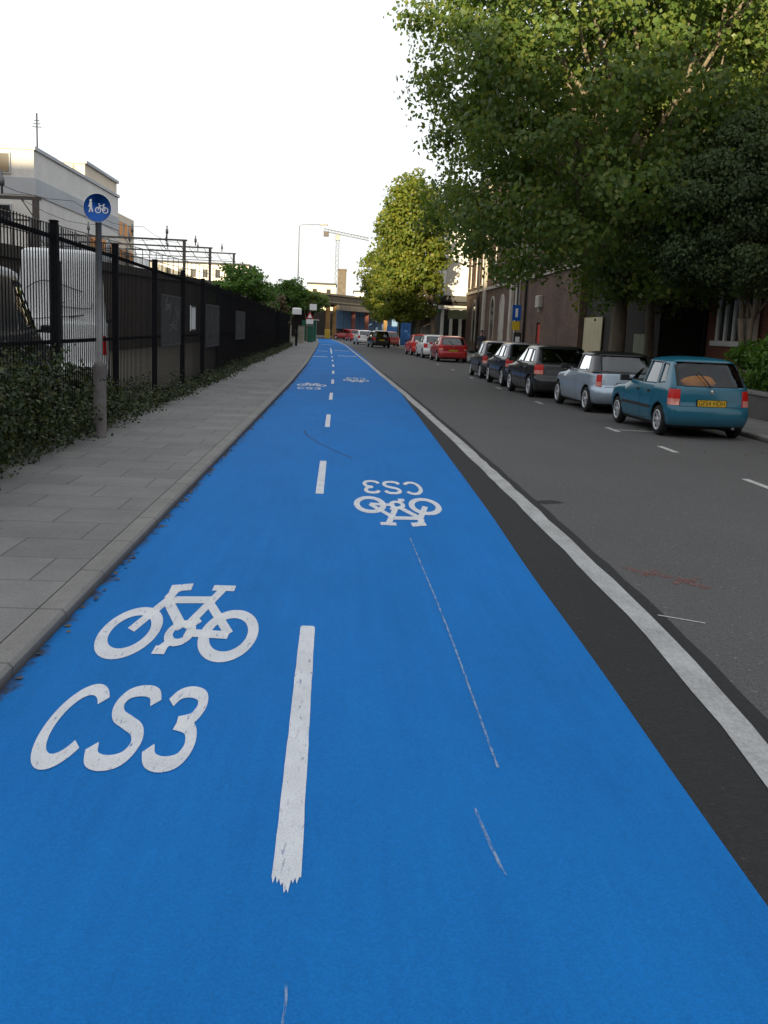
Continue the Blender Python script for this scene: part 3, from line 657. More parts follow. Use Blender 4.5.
# ------------------------------------------------------------------ cars
def car_profiles(s):
    L, W, H, bz = s['L'], s['W'] / 2, s['H'], s['belt']
    rs = s.get('rear_slope', .28); ws = s.get('screen_slope', .75); bon = s.get('bonnet', .95); bonz = s.get('bonz', bz - .08)
    S = L - bon - ws - .13 - rs
    yr = [(.17, .16), (.23, .05), (.33, .0), (.50, .0), (.56, .025), (.60, .06), (.78, .075), (bz - .02, .09), (bz + .05, .13), (H - .13, .13 + rs), (H - .07, .13 + rs + .04 * S), (H - .035, .13 + rs + .12 * S), (H - .012, .13 + rs + .26 * S), (H, .13 + rs + .44 * S)]
    yf = [(.17, L - .14), (.25, L - .03), (.38, L), (.52, L), (.60, L - .03), (bonz - .10, L - .10), (bonz - .04, L - .28), (bonz + .0, L - bon * .72), (bz - .02, L - bon), (bz + .05, L - bon - .12), (H - .13, L - bon - ws), (H - .07, L - bon - ws - .07 * S), (H - .035, L - bon - ws - .18 * S), (H - .012, L - bon - ws - .31 * S), (H, L - bon - ws - .46 * S)]
    th = s.get('tumble', .13)
    hw = [(.17, W - .09), (.25, W - .03), (.40, W - .004), (.55, W), (.72, W - .008), (bz - .06, W - .025), (bz, W - .045), (bz + .05, W - .06), (H - .13, W - th - .05), (H - .07, W - th - .10), (H - .035, W - th - .19), (H - .012, W - th - .33), (H, W - th - .5)]
    return yr, yf, hw
def contour(s, prof, z, n=26):
    yr, yf, hw = (lerp_table(t, z) for t in prof)
    H = s['H']; k = 1 if z < s['belt'] else .75
    rr = min(s.get('rr', .20) * k, hw * .5); rf = min(s.get('rf', .34) * k, hw * .6)
    bow_r = s.get('bow_r', .045); bow_f = .12
    pts = []
    def side(y): t = (y - (yr + yf) / 2) / ((yf - yr) / 2); return hw - .05 * abs(t) ** 3
    for i in range(7): x = (hw - rr - .04) * i / 6; pts.append((x, yr + bow_r * (x / hw) ** 2))
    x0, y0 = pts[-1]
    for i in range(1, 7):
        a = PI / 2 * i / 6; xe = side(y0 + rr); pts.append((x0 + (xe - x0) * math.sin(a), y0 + rr * (1 - math.cos(a))))
    ya = y0 + rr; xf = hw - rf - .03; yb0 = yf - bow_f * (xf / hw) ** 2; yb = yb0 - rf
    for i in range(1, n): y = ya + (yb - ya) * i / n; pts.append((side(y), y))
    xs = side(yb)
    for i in range(0, 7): a = PI / 2 * i / 6; pts.append((xf + (xs - xf) * math.cos(a), yb + rf * math.sin(a)))
    for i in range(1, 7): x = xf * (1 - i / 6); pts.append((x, yf - bow_f * (x / hw) ** 2))
    return pts
def loft(s, prof, zs, inset=0.):
    b = MB(); rings = []
    for z in zs:
        c = contour(s, prof, z)
        if inset:
            cy = (c[0][1] + c[-1][1]) / 2; hl = (c[-1][1] - c[0][1]) / 2; hwid = max(p[0] for p in c)
            c = [(p[0] * (hwid - inset) / hwid, cy + (p[1] - cy) * (hl - inset) / hl) for p in c]
        full = [(x, y, z) for x, y in c] + [(-x, y, z) for x, y in c[-2:0:-1]]
        rings.append(full)
    m = len(rings[0]); vs = [p for r in rings for p in r]; fs = []
    for i in range(len(rings) - 1):
        for k in range(m): l = (k + 1) % m; fs.append((i * m + k, i * m + l, (i + 1) * m + l, (i + 1) * m + k))
    fs.append(tuple(range(m - 1, -1, -1)))
    # roof cap: strips between mirrored points
    o = (len(rings) - 1) * m; n = (m + 2) // 2
    for k in range(n - 1):
        a, c2 = o + k, o + k + 1; d, e = o + (m - k) % m, o + (m - k - 1)
        q = [a, c2, e, d]; q = [v for i2, v in enumerate(q) if v not in q[:i2]]
        if len(q) >= 3: fs.append(tuple(q))
    b.add(vs, fs, 0, True); return b
def outward(me):
    bm = bmesh.new(); bm.from_mesh(me); bmesh.ops.remove_doubles(bm, verts=bm.verts, dist=1e-5); bmesh.ops.recalc_face_normals(bm, faces=bm.faces); bm.to_mesh(me); bm.free(); me.update()
def boolean(obj, cutter):
    outward(obj.data); outward(cutter.data)
    md = obj.modifiers.new('cut', 'BOOLEAN'); md.operation = 'DIFFERENCE'; md.solver = 'EXACT'; md.object = cutter
    bpy.context.view_layer.update(); dg = bpy.context.evaluated_depsgraph_get()
    me = bpy.data.meshes.new_from_object(obj.evaluated_get(dg)); obj.modifiers.remove(md)
    old = obj.data; obj.data = me; bpy.data.meshes.remove(old)
    cm = cutter.data; bpy.data.objects.remove(cutter); bpy.data.meshes.remove(cm)
def zlevels(s):
    bz, H = s['belt'], s['H']
    base = [.17, .20, .23, .28, .33, .40, .47, .52, .56, .60, .66, .72, .78]
    bonz = s.get('bonz', bz - .08)
    base += [bonz - .10, bonz - .07, bonz - .04, bonz - .02, bonz, bz - .05, bz - .02, bz, bz + .05]
    k = 8
    base += [bz + .05 + (H - .13 - bz - .05) * i / k for i in range(1, k + 1)] + [H - .10, H - .07, H - .05, H - .035, H - .022, H - .012, H - .004, H]
    out = []
    for z in sorted(base):
        if not out or z - out[-1] > .003: out.append(z)
    return out
def bilinear(q, n, m):
    a, b_, c, d = [np.array(p, float) for p in q]  # a-b bottom, d-c top
    return [[(a * (1 - u) + b_ * u) * (1 - v) + (d * (1 - u) + c * u) * v for u in np.linspace(0, 1, n + 1)] for v in np.linspace(0, 1, m + 1)]
def grow(q, e):
    c = sum(np.array(p, float) for p in q) / 4
    out = []
    for p in q:
        d = np.array(p, float) - c; l = np.linalg.norm(d); out.append(tuple(c + d * (1 + e / max(l, .05))))
    return out
class Skin:
    def __init__(s, bvh): s.b = bvh
    def side(s, y, z, sg, off):
        h = s.b.ray_cast(Vector((sg * 3, y, z)), Vector((-sg, 0, 0)))
        return (h[0] + h[1] * off) if h[0] is not None else None
    def end(s, x, z, front, off):
        h = s.b.ray_cast(Vector((x, 12 if front else -4, z)), Vector((0, -1 if front else 1, 0)))
        return (h[0] + h[1] * off) if h[0] is not None else None
    def patch(s, q, which, off, n=8, m=5, mi=0, b=None, solid=0.):
        b = b or MB(); G = bilinear(q, n, m)
        def pr(p, o): return {'L': lambda: s.side(p[0], p[1], -1, o), 'R': lambda: s.side(p[0], p[1], 1, o), 'B': lambda: s.end(p[0], p[1], False, o), 'F': lambda: s.end(p[0], p[1], True, o)}[which]()
        pts = [[pr(p, off) for p in r] for r in G]
        if any(p is None for r in pts for p in r): return b
        b.grid(pts, mi)
        if solid:   # skirt so the patch has thickness
            lo = [[pr(p, off - solid) for p in r] for r in G]
            edge = lambda A: A[0] + [r[-1] for r in A[1:]] + A[-1][-2::-1] + [r[0] for r in A[-2:0:-1]]
            e1, e2 = edge(pts), edge(lo); k = len(e1)
            b.add(e1 + e2, [(i, (i + 1) % k, k + (i + 1) % k, k + i) for i in range(k)], mi)
        return b
    def ring(s, qi, qo, which, off, mi=0, b=None, n=8):
        b = b or MB()
        for i in range(4):
            j = (i + 1) % 4; s.patch([qi[i], qi[j], qo[j], qo[i]], which, off, n, 1, mi, b)
        return b

def make_wheel(parent, x, y, r, w, sg, spokes=7, rim_scale=.66):
    e = bpy.data.objects.new('wheel', None); e.empty_display_size = .1; COL.objects.link(e); e.parent = parent; e.location = (x, y, r)
    b = MB(); ri = r * rim_scale
    b.lathe([(ri, -w / 2 + .01), (r - .045, -w / 2), (r - .015, -w / 2 + .015), (r, -w / 2 + .04), (r, w / 2 - .04), (r - .015, w / 2 - .015), (r - .045, w / 2), (ri, w / 2 - .01)], (0, 0, 0), 'x', 28, 0, (False, False))
    b.build('tyre', MT['tyre'], e)
    b = MB(); h = sg * (w / 2 - .028)
    b.lathe([(ri * 1.03, h + sg * .012), (ri * 1.03, h + sg * .024), (ri * .9, h + sg * .02), (ri * .88, h - sg * .03), (.03, h - sg * .035)], (0, 0, 0), 'x', 28, 1, (False, True))
    b.lathe([(ri * 1.035, h + sg * .010), (ri * 1.035, h + sg * .027), (ri * .86, h + sg * .022), (ri * .86, h + sg * .006)], (0, 0, 0), 'x', 28, 0, (False, False))
    b.lathe([(.055, h - sg * .03), (.055, h + sg * .012), (.03, h + sg * .02)], (0, 0, 0), 'x', 14, 0)
    for k in range(spokes):
        a = 2 * PI * k / spokes + .2; ca, sa = math.cos(a), math.sin(a); wd = .026 if spokes > 6 else .036
        vs = []
        for (rr, ww, hh) in ((.03, wd * .8, h + sg * .012), (ri * .9, wd * 1.25, h + sg * .016)):
            for t in (-1, 1): vs.append((hh, ca * rr - sa * ww * t, sa * rr + ca * ww * t))
        vs += [(p[0] - sg * .02, p[1], p[2]) for p in vs]
        b.add(vs, [(0, 1, 3, 2), (4, 6, 7, 5), (0, 4, 5, 1), (2, 3, 7, 6), (0, 2, 6, 4), (1, 5, 7, 3)], 0)
    b.build('rim', [MT['rim'], MT['plastic']], e)
    return e

def build_car(name, label, cat, s, loc, rz, pt, group=None, plate=None, roof=None, glassm='glass', van=False, detail=True):
    t = thing(name, label, cat, loc, rz, group); prof = car_profiles(s); zs = zlevels(s); L, W, H, bz = s['L'], s['W'] / 2, s['H'], s['belt']
    base = loft(s, prof, zs)
    body = base.build('body', [pt, MT['cabin'], roof or pt])
    bvh = BVHTree.FromPolygons([Vector(v) for v in base.v], base.f); sk = Skin(bvh)
    ax_r, ax_f, wr = s['axr'], s['axf'], s.get('wr', .285)
    # cabin cavity, window openings and wheel arches are cut out of the solid body
    cav = MB(); zc = [.42] + [z for z in zs if bz - .06 < z < H - .06]
    yr, yf, hw = prof
    sub = dict(s)
    cavp = ([(a, max(v, .28 if a < bz else v)) for a, v in yr], [(a, min(v, L - s.get('bonnet', .95) - (.05 if a < bz else 0))) for a, v in yf], hw)
    cav = loft(sub, cavp, [.42, .6, bz - .04] + [z for z in zs if bz - .02 < z < H - .05], .045)
    cav.v = [(x, y, z) for x, y, z in cav.v]
    boolean(body, cav.build('cut', [MT['cabin']]))
    cut = MB()
    for q in s['side_win']:
        for sg in (-1, 1): cut.prism(q, 'x', sg * .25, sg * 1.3)
    boolean(body, cut.build('cut', [MT['cabin']]))
    cut = MB(); cut.prism(s['front_win'], 'y', L * .5, L)
    if s.get('rear_win'): cut.prism(s['rear_win'], 'y', -.5, .95)
    boolean(body, cut.build('cut', [MT['cabin']]))
    cut = MB()
    for ya in (ax_r, ax_f):
        for sg in (-1, 1):
            cut.lathe([(wr + .045, sg * (W - .24)), (wr + .045, sg * (W + .3))], (0, ya, wr + .01), 'x', 36)
    co = cut.build('cut', [MT['plastic']])
    boolean(body, co)
    me = body.data; me.materials.clear()
    for m_ in (pt, MT['cabin'], roof or pt, MT['plastic']): me.materials.append(m_)
    for p in me.polygons:
        c = p.center; p.use_smooth = True
        inarch = abs(c.x) > W - .26 and any(math.hypot(c.y - ya, c.z - wr - .01) < wr + .0455 for ya in (ax_r, ax_f))
        near = bvh.find_nearest(c); off = near[3] > .012
        if inarch: p.material_index = 3
        elif off: p.material_index = 1; 
        elif c.z < .235: p.material_index = 3
        elif c.z > bz - .02 and roof and c.y < s.get('roof_to', 99): p.material_index = 2
        else: p.material_index = 0
        if inarch or off: p.use_smooth = False
    me.update(); body.parent = t
    # seats and shelf inside
    b = MB(); b.box(-W + .12, W - .12, .45, L - s.get('bonnet', .95) - .2, .40, .46)
    if not van:
        for x in (-.34, .34):
            b.cbox(x - .23, x + .23, L * .42, L * .42 + .5, .44, .62, .05); b.hexa([(x - .22, L * .42 - .12, .6), (x + .22, L * .42 - .12, .6), (x + .22, L * .42 + .05, .6), (x - .22, L * .42 + .05, .6)], [(x - .18, L * .42 - .24, 1.08), (x + .18, L * .42 - .24, 1.08), (x + .18, L * .42 - .14, 1.08), (x - .18, L * .42 - .14, 1.08)])
            b.cbox(x - .12, x + .12, L * .42 - .27, L * .42 - .17, 1.11, 1.27, .03)
        b.hexa([(-W + .2, .95, .5), (W - .2, .95, .5), (W - .2, 1.12, .5), (-W + .2, 1.12, .5)], [(-W + .22, .82, 1.0), (W - .22, .82, 1.0), (W - .22, .92, 1.0), (-W + .22, .92, 1.0)])
        b.box(-W + .16, W - .16, .28, .84, bz - .10, bz - .075)
    b.build('seats', MT['cabin'], t)
    # glazing
    gm = MT[glassm]
    for q in s['side_win']:
        for sg, wch in ((-1, 'L'), (1, 'R')):
            w = sk.patch(grow(q, .012), wch, -.014, 8, 5).build('window', MT['glass'], t)
            sk.ring(grow(q, -.004), grow(q, .022), wch, .003).build('seal', MT['seal'], w)
    if s.get('rear_win'):
        q = s['rear_win']; w = sk.patch(grow(q, .015), 'B', -.014, 10, 6).build('rear_window', gm, t)
        sk.ring(grow(q, -.01), grow(q, .03), 'B', .003).build('seal', MT['seal'], w)
        if s.get('wiper', True):
            b = MB(); pts = [sk.end(x, z, False, .03) for x, z in ((-.03, bz + .0), (-.10, bz + .12), (-.22, bz + .27))]; b.tube(pts, .011, 6); b.build('wiper', MT['plastic'], t)
    q = s['front_win']; sk.patch(grow(q, .015), 'F', -.014, 10, 6).build('windscreen', gm, t)
    # lamps
    for sg in (-1, 1):
        x0, x1, z0, z1 = s['tail']
        b = MB(); nz = 5
        pts = []
        for i in range(nz + 1):
            z = z0 + (z1 - z0) * i / nz; c = contour(s, prof, z); row = []
            # walk the outline: from x0 on the rear face round the corner to y = yr + x1
            sel = [p for p in c[:16] if p[0] >= x0 and p[1] <= c[0][1] + x1]
            cand = [(x0, c[0][1] + s.get('bow_r', .045) * (x0 / W) ** 2)] + sel
            # resample evenly to 9
            d = [0]
            for a, e in zip(cand, cand[1:]): d.append(d[-1] + math.hypot(e[0] - a[0], e[1] - a[1]))
            for k in range(9):
                tt = d[-1] * k / 8; j = max(i2 for i2 in range(len(d)) if d[i2] <= tt + 1e-9); j = min(j, len(d) - 2); f = (tt - d[j]) / max(1e-6, d[j + 1] - d[j])
                x = cand[j][0] + (cand[j + 1][0] - cand[j][0]) * f; y = cand[j][1] + (cand[j + 1][1] - cand[j][1]) * f
                nx, ny = (.5, -.85); row.append(Vector((sg * (x + .010 * nx), y + .012 * ny, z)))
            pts.append(row)
        lo = nz // 2
        b.grid(pts[:lo + 1], 1); b.grid(pts[lo:], 0)
        ed = pts[0] + [r[-1] for r in pts[1:]] + pts[-1][-2::-1] + [r[0] for r in pts[-2:0:-1]]; k = len(ed)
        inn = [Vector((p.x - sg * .03, p.y + .03, p.z)) for p in ed]; b.add(ed + inn, [(i, (i + 1) % k, k + (i + 1) % k, k + i) for i in range(k)], 0)
        if detail: b.build('tail_light', [MT['lamp_red'], MT['lamp_clear']], t)
        else: b.build('tail_light', [MT['lamp_red'], MT['lamp_red']], t)
        b = sk.patch([(sg * W * .50, .60), (sg * W * .84, .60), (sg * W * .84, .74), (sg * W * .52, .72)], 'F', .008, 6, 4); b.build('headlight', MT['lamp_clear'], t)
        # mirror
        ym = L - s.get('bonnet', .95) - .38; b = MB(); x = W - .05
        b.cbox(min(sg * (x + .03), sg * (x + .20)), max(sg * (x + .03), sg * (x + .20)), ym - .04, ym + .07, bz + .0, bz + .13, .025); b.box(min(sg * (x - .06), sg * (x + .05)), max(sg * (x - .06), sg * (x + .05)), ym, ym + .05, bz + .0, bz + .05)
        b.build('mirror', pt if s.get('body_mirror') else MT['plastic'], t)
    for ya in (ax_r, ax_f):
        for sg in (-1, 1): make_wheel(t, sg * (W - .10), ya, wr, s.get('ww', .18), sg, s.get('spokes', 7))
    # doors: panels a few mm proud of the body with handle
    for q in s['doors']:
        for sg, wch in ((-1, 'L'), (1, 'R')):
            d = sk.patch(q, wch, .006, 10, 6, solid=.012).build('door', pt, t)
            if detail:
                yh = q[0][0] + .10; b = MB(); p = sk.side(yh + .06, bz - .12, sg, .012)
                b.cbox(p.x - .012, p.x + .012, p.y - .075, p.y + .075, p.z - .018, p.z + .018, .008); b.build('handle', MT['plastic'] if not s.get('body_handle') else pt, d)
    # side rubbing strip, bumper insert, plate
    if detail and s.get('strip', True):
        for sg, wch in ((-1, 'L'), (1, 'R')): sk.patch([(ax_r + wr + .1, .47), (ax_f - wr - .1, .47), (ax_f - wr - .1, .52), (ax_r + wr + .1, .52)], wch, .016, 10, 1, solid=.02).build('side_trim', MT['plastic'], t)
    if detail:
        zb = s['tail'][2] - .02; xr = W * .74
        b = MB()
        for qd in ([(-xr, zb), (xr, zb), (xr, zb + .009), (-xr, zb + .009)], [(-xr, zb), (-xr + .009, zb), (-xr + .009, bz), (-xr, bz)], [(xr - .009, zb), (xr, zb), (xr, bz), (xr - .009, bz)]): sk.patch(qd, 'B', .0015, 12, 2, 0, b)
        b.build('tailgate_seam', MT['seal'], t)
    if s.get('bumper_strip'):
        z0, z1 = s['bumper_strip']; sk.patch([(-W * .80, z0), (W * .80, z0), (W * .80, z1), (-W * .80, z1)], 'B', .010, 12, 1, solid=.014).build('bumper', MT['plastic'], t)
    if plate:
        z0, z1, txt = plate; yp = sk.end(0, (z0 + z1) / 2, False, 0).y
        b = MB(); b.box(-.275, .275, yp - .022, yp + .05, z0, z1, 2); b.box(-.26, .26, yp - .026, yp - .021, z0 + .008, z1 - .008, 0)
        vs, fs = text_mesh(txt, (z1 - z0) * 1.0); wmax = max(v[0] for v in vs) or 1; k = .235 / wmax
        b.add([(v[0] * k, yp - .0285, (z0 + z1) / 2 + v[1] * 1.0) for v in vs], fs, 1); b.build('number_plate', [MT['plate'], MT['ink'], MT['plastic']], t)
    if detail:
        b = MB(); b.tube([(W * .55, .02, .2), (W * .55, .22, .2)], .024, 10); b.build('exhaust', MT['steel'], t)
        b = MB(); yp = sk.end(0, bz - .06, False, 0).y; b.lathe([(.035, yp - .014), (.03, yp - .02), (.0305, yp + .01)], (0, 0, bz - .06), 'y', 16); b.build('badge', MT['chrome'], t)
    return t

HATCH = dict(L=3.70, W=1.585, H=1.44, belt=.90, rear_slope=.27, screen_slope=.72, bonnet=.98, axr=.62, axf=2.98, wr=.275, ww=.165, tumble=.13, rr=.20,
    side_win=[[(2.32, .945), (1.60, .935), (1.60, 1.315), (1.98, 1.315)][::-1], [(1.52, .935), (.88, .945), (.98, 1.31), (1.52, 1.315)][::-1], [(.80, .955), (.52, .985), (.66, 1.28), (.88, 1.30)][::-1]],
    rear_win=[(-.60, .93), (.60, .93), (.545, 1.34), (-.545, 1.34)], front_win=[(-.60, .94), (.60, .94), (.53, 1.32), (-.53, 1.32)],
    tail=(.575, .20, .59, .87), doors=[[(.98, .30), (1.54, .27), (1.54, .89), (.95, .89)], [(1.57, .27), (2.55, .27), (2.50, .88), (1.57, .89)]], spokes=7, bumper_strip=None, strip=True)
HATCH['side_win'] = [q[::-1] for q in HATCH['side_win']]
MINI = dict(L=3.63, W=1.69, H=1.41, belt=.93, rear_slope=.30, screen_slope=.55, bonnet=1.02, axr=.60, axf=3.07, wr=.29, ww=.18, tumble=.11, rr=.30, rf=.42, bow_r=.06,
    side_win=[[(1.50, .965), (2.40, .965), (2.10, 1.30), (1.50, 1.30)], [(.62, .975), (1.43, .965), (1.43, 1.30), (.80, 1.29)]],
    rear_win=[(-.60, .96), (.60, .96), (.53, 1.31), (-.53, 1.31)], front_win=[(-.62, .97), (.62, .97), (.56, 1.30), (-.56, 1.30)],
    tail=(.62, .16, .62, .88), doors=[[(1.38, .28), (2.58, .28), (2.50, .92), (1.38, .92)]], spokes=5, wiper=False, strip=False, body_handle=True)
GOLF = dict(L=4.0, W=1.72, H=1.46, belt=.93, rear_slope=.32, screen_slope=.80, bonnet=1.0, axr=.70, axf=3.2, wr=.30, ww=.19, tumble=.13, rr=.24,
    side_win=[[(1.72, .965), (2.50, .975), (2.10, 1.33), (1.72, 1.33)], [(.98, .975), (1.64, .965), (1.64, 1.33), (1.10, 1.32)], [(.62, 1.0), (.90, .985), (1.0, 1.31), (.80, 1.29)]],
    rear_win=[(-.64, .97), (.64, .97), (.57, 1.35), (-.57, 1.35)], front_win=[(-.65, .97), (.65, .97), (.57, 1.34), (-.57, 1.34)],
    tail=(.60, .22, .66, .92), doors=[[(1.05, .30), (1.66, .28), (1.66, .92), (1.02, .92)], [(1.69, .28), (2.74, .28), (2.68, .91), (1.69, .92)]], spokes=5, body_mirror=True, body_handle=True)
ESTATE = dict(GOLF, L=4.5, axr=.95, axf=3.6, rear_slope=.18, H=1.52, side_win=[[(y + .45, z) for y, z in q] for q in GOLF['side_win'][:2]] + [[(.62, 1.0), (1.34, .985), (1.44, 1.33), (.76, 1.32)]], doors=[[(y + .45, z) for y, z in q] for q in GOLF['doors']])
VAN = dict(L=4.9, W=1.95, H=2.36, belt=1.30, rear_slope=.06, screen_slope=.75, bonnet=.85, bonz=1.12, axr=.95, axf=3.95, wr=.33, ww=.2, tumble=.12, rr=.14,
    side_win=[[(2.70, 1.36), (3.65, 1.36), (3.25, 2.02), (2.70, 2.02)]], rear_win=None, front_win=[(-.72, 1.36), (.72, 1.36), (.66, 2.05), (-.66, 2.05)],
    tail=(.80, .10, .8, 1.2), doors=[[(2.62, .42), (3.80, .42), (3.72, 1.28), (2.62, 1.28)]], strip=False, spokes=6)
BOXVAN = dict(VAN, L=5.6, W=1.98, H=3.02, belt=1.45, axf=4.6, screen_slope=.95, side_win=[[(3.45, 1.5), (4.2, 1.5), (3.8, 2.15), (3.45, 2.15)]], doors=[[(3.4, .42), (4.4, .42), (4.3, 1.42), (3.4, 1.42)]],
    rear_win=None, front_win=[(-.72, 1.52), (.72, 1.52), (.66, 2.3), (-.66, 2.3)])
PK = 'cars parked along the right kerb'
build_car('parked_car', 'teal blue five-door hatchback with orange bag behind its rear window, nearest parked car', 'car', HATCH, (6.56, 17.55, 0), R(2.6), PAINTS['teal'], PK, (.575, .70, 'GF54 HDH'), glassm='clear_glass')
build_car('parked_car', 'silver three-door hatchback with dark roof parked ahead of the teal car', 'car', MINI, (6.48, 22.6, 0), R(3.0), PAINTS['silver'], PK, (.60, .71, 'LS03 KVE'), roof=PAINTS['black'])
build_car('parked_car', 'black hatchback parked directly ahead of the silver car', 'car', GOLF, (6.05, 27.3, 0), R(3.0), PAINTS['black'], PK)
build_car('parked_car', 'dark blue hatchback, middle of the three dark parked cars', 'car', GOLF, (6.05, 32.3, 0), R(2.0), PAINTS['navy'], PK)
build_car('parked_car', 'charcoal hatchback, farthest of the three dark parked cars', 'car', HATCH, (5.95, 37.6, 0), R(1.5), PAINTS['charcoal'], PK)
build_car('parked_car', 'dark red hatchback with yellow number plate parked alone beyond a gap', 'car', GOLF, (6.12, 56.5, 0), R(3), PAINTS['red'], PK, (.60, .71, 'LN05 FDR'))
build_car('parked_car', 'white hatchback parked between two red cars', 'car', GOLF, (5.75, 62.6, 0), R(4), PAINTS['white'], PK, detail=False)
build_car('parked_car', 'small bright red car parked ahead of the white hatchback', 'car', HATCH, (5.35, 68.6, 0), R(5), PAINTS['bright_red'], PK, detail=False)
DR = 'cars driving away up the road'
build_car('moving_car', 'black estate car driving away in the road, yellow plate', 'car', ESTATE, (3.35, 91, 0), R(6), PAINTS['black'], DR, (.62, .74, 'KX02 LBY'), detail=False)
build_car('moving_car', 'white car just left of the black estate on the road', 'car', GOLF, (2.2, 103, 0), R(8), PAINTS['white'], DR, detail=False)
build_car('moving_car', 'bright red car approaching the bridge, left of the white car', 'car', HATCH, (1.5, 125, 0), R(12), PAINTS['bright_red'], DR, detail=False)
build_car('moving_car', 'dark red car farthest away under the bridge', 'car', HATCH, (1.3, 138, 0), R(40), PAINTS['red'], DR, detail=False)
build_car('parked_car', 'dusty pale red car parked by the blue hoarding', 'car', HATCH, (4.75, 101, 0), R(6), PAINTS['pink_red'], PK, detail=False)
build_car('dark_van', 'dark van parked behind the near fence bars', 'van', VAN, (-6.05, 13.6, .09), 0, PAINTS['dark_van'], None, detail=False)
wv = build_car('white_van', 'tall white van parked behind the fence near the blue sign', 'van', BOXVAN, (-5.95, 21.6, .09), R(13.5), PAINTS['white'], None, detail=False)
b = MB(); rr = random.Random(5)
for k in range(3):
    pl = catmull([(rr.uniform(-.7, .7), 1.5 + .35 * k + rr.uniform(-.12, .12)) for _ in range(4)], 6); r2 = MB(); r2.ribbon(pl, .022, 0)
    b.add([(p[0], .02 - .0006 * k, p[1]) for p in r2.v], [f[::-1] for f in r2.f])
b.xform(lambda p: (p[0], p[1] + .085 + (p[2] - 1.35) * .04 - .05, p[2]))
b.build('rear_graffiti', MT['steel'], wv)
b = MB(); b.box(-.012, .012, .01, .05, .6, 2.7); b.build('door_seam', MT['seal'], wv)
# orange bag on the parcel shelf of the teal car
b = MB(); rngb = np.random.default_rng(2); vs = []; nu, nv = 16, 9
for i in range(nv):
    for j in range(nu):
        a = 2 * PI * j / nu; e = PI * (i / (nv - 1)) - PI / 2
        w = 1 + .12 * math.sin(3 * a + i) + .08 * math.sin(5 * a - 2 * i)
        vs.append((.27 * math.cos(a) * math.cos(e) ** .6 * w, .13 * math.sin(a) * math.cos(e) ** .6 * w, .10 + .10 * math.sin(e) * (1 + .15 * math.sin(2 * a))))
b.add(vs, [(i * nu + j, i * nu + (j + 1) % nu, (i + 1) * nu + (j + 1) % nu, (i + 1) * nu + j) for i in range(nv - 1) for j in range(nu)], 0, True)
o = b.build('bag', MT['orange']); o.location = (6.40, 17.93, .87); o.scale = (1.15, 1, 1.15); tag(o, 'crumpled orange bag on the parcel shelf of the teal car', 'bag')

# ------------------------------------------------------------------ right side buildings
def wall_rect_x(b, x, y0, y1, z0, z1, holes, d=.25, mi=0):
    """wall facing -x with real openings; holes = [(ya, yb, za, zb)] not overlapping in y"""
    holes = sorted(holes); y = y0
    for ya, yb, za, zb in holes:
        b.box(x, x + d, y, ya, z0, z1, mi); b.box(x, x + d, ya, yb, z0, za, mi); b.box(x, x + d, ya, yb, zb, z1, mi); y = yb
    b.box(x, x + d, y, y1, z0, z1, mi)
def window_x(parent, x, ya, yb, za, zb, nm=1, frame='white', pane='pane', arched=False):
    b = MB(); f = .07; xx = x + .08
    b.box(xx, xx + .07, ya, ya + f, za, zb); b.box(xx, xx + .07, yb - f, yb, za, zb); b.box(xx, xx + .07, ya + f, yb - f, za, za + f); b.box(xx, xx + .07, ya + f, yb - f, zb - f, zb)
    for k in range(1, nm + 1): y = ya + (yb - ya) * k / (nm + 1); b.box(xx + .005, xx + .065, y - .03, y + .03, za + f, zb - f)
    b.box(xx + .01, xx + .06, ya + f, yb - f, (za + zb) / 2 - .025, (za + zb) / 2 + .025) if nm < 3 else None
    w = b.build('window', MT[frame], parent, world=True)
    b = MB(); b.box(xx + .03, xx + .04, ya + .02, yb - .02, za + .02, zb - .02); b.build('pane', MT[pane], w, world=True)
    b = MB(); b.cbox(x - .08, x + .1, ya - .06, yb + .06, za - .12, za - .002, .015); b.build('sill', MT['stone'], w, world=True)
    return w
def arched_recess(parent, x, yc, w, z0, z1, mat, name):
    n = 12; r = w / 2; pl = [(yc + r, z0), (yc + r, z1 - r)] + [(yc + r * math.cos(PI * i / n), z1 - r + r * math.sin(PI * i / n)) for i in range(1, n)] + [(yc - r, z1 - r), (yc - r, z0)]
    pl2 = [(yc + (p[0] - yc) * (1 + .16 / r), p[1] + (.16 if p[1] >= z1 - r - .01 else 0)) for p in pl]
    b = MB(); m = len(pl)
    vs = [(x - .05, *p) for p in pl] + [(x - .05, *p) for p in pl2] + [(x + .02, *p) for p in pl] + [(x + .02, *p) for p in pl2]
    fs = []
    for i in range(m - 1): fs += [(i, i + 1, m + i + 1, m + i), (m + i, m + i + 1, 3 * m + i + 1, 3 * m + i), (2 * m + i, i, i + 1, 2 * m + i + 1)]
    b.add(vs, fs); o = b.build(name, MT['stone'], parent, world=True)
    b = MB(); b.prism(pl[::-1], 'x', x - .012, x + .0); b.build('pane' if name == 'window' else 'leaf', mat, o, world=True)
    return o
Bh = thing('brick_hall', 'long brown brick hall with arched windows and pale stone pilasters', 'building', (10.2, 66, .098))
b = MB(); doorhole = (52.9, 54.0, .1, 2.35); hi = [(y, y + 1.1, 5.3, 8.3) for y in (58, 63.2, 66.6, 70, 76.5, 80.2, 83.6)]
holes_low = [doorhole]
wall_rect_x(b, 10.2, 44.2, 86, 0, 4.9, holes_low); wall_rect_x(b, 10.2, 44.2, 86, 4.9, 12.5, hi)
b.box(10.45, 22, 44.2, 44.45, 0, 12.5); b.box(10.45, 22, 85.75, 86, 0, 12.5); b.box(21.75, 22, 44.45, 85.75, 0, 12.5)
b.build('wall', MT['brick'], Bh, world=True)
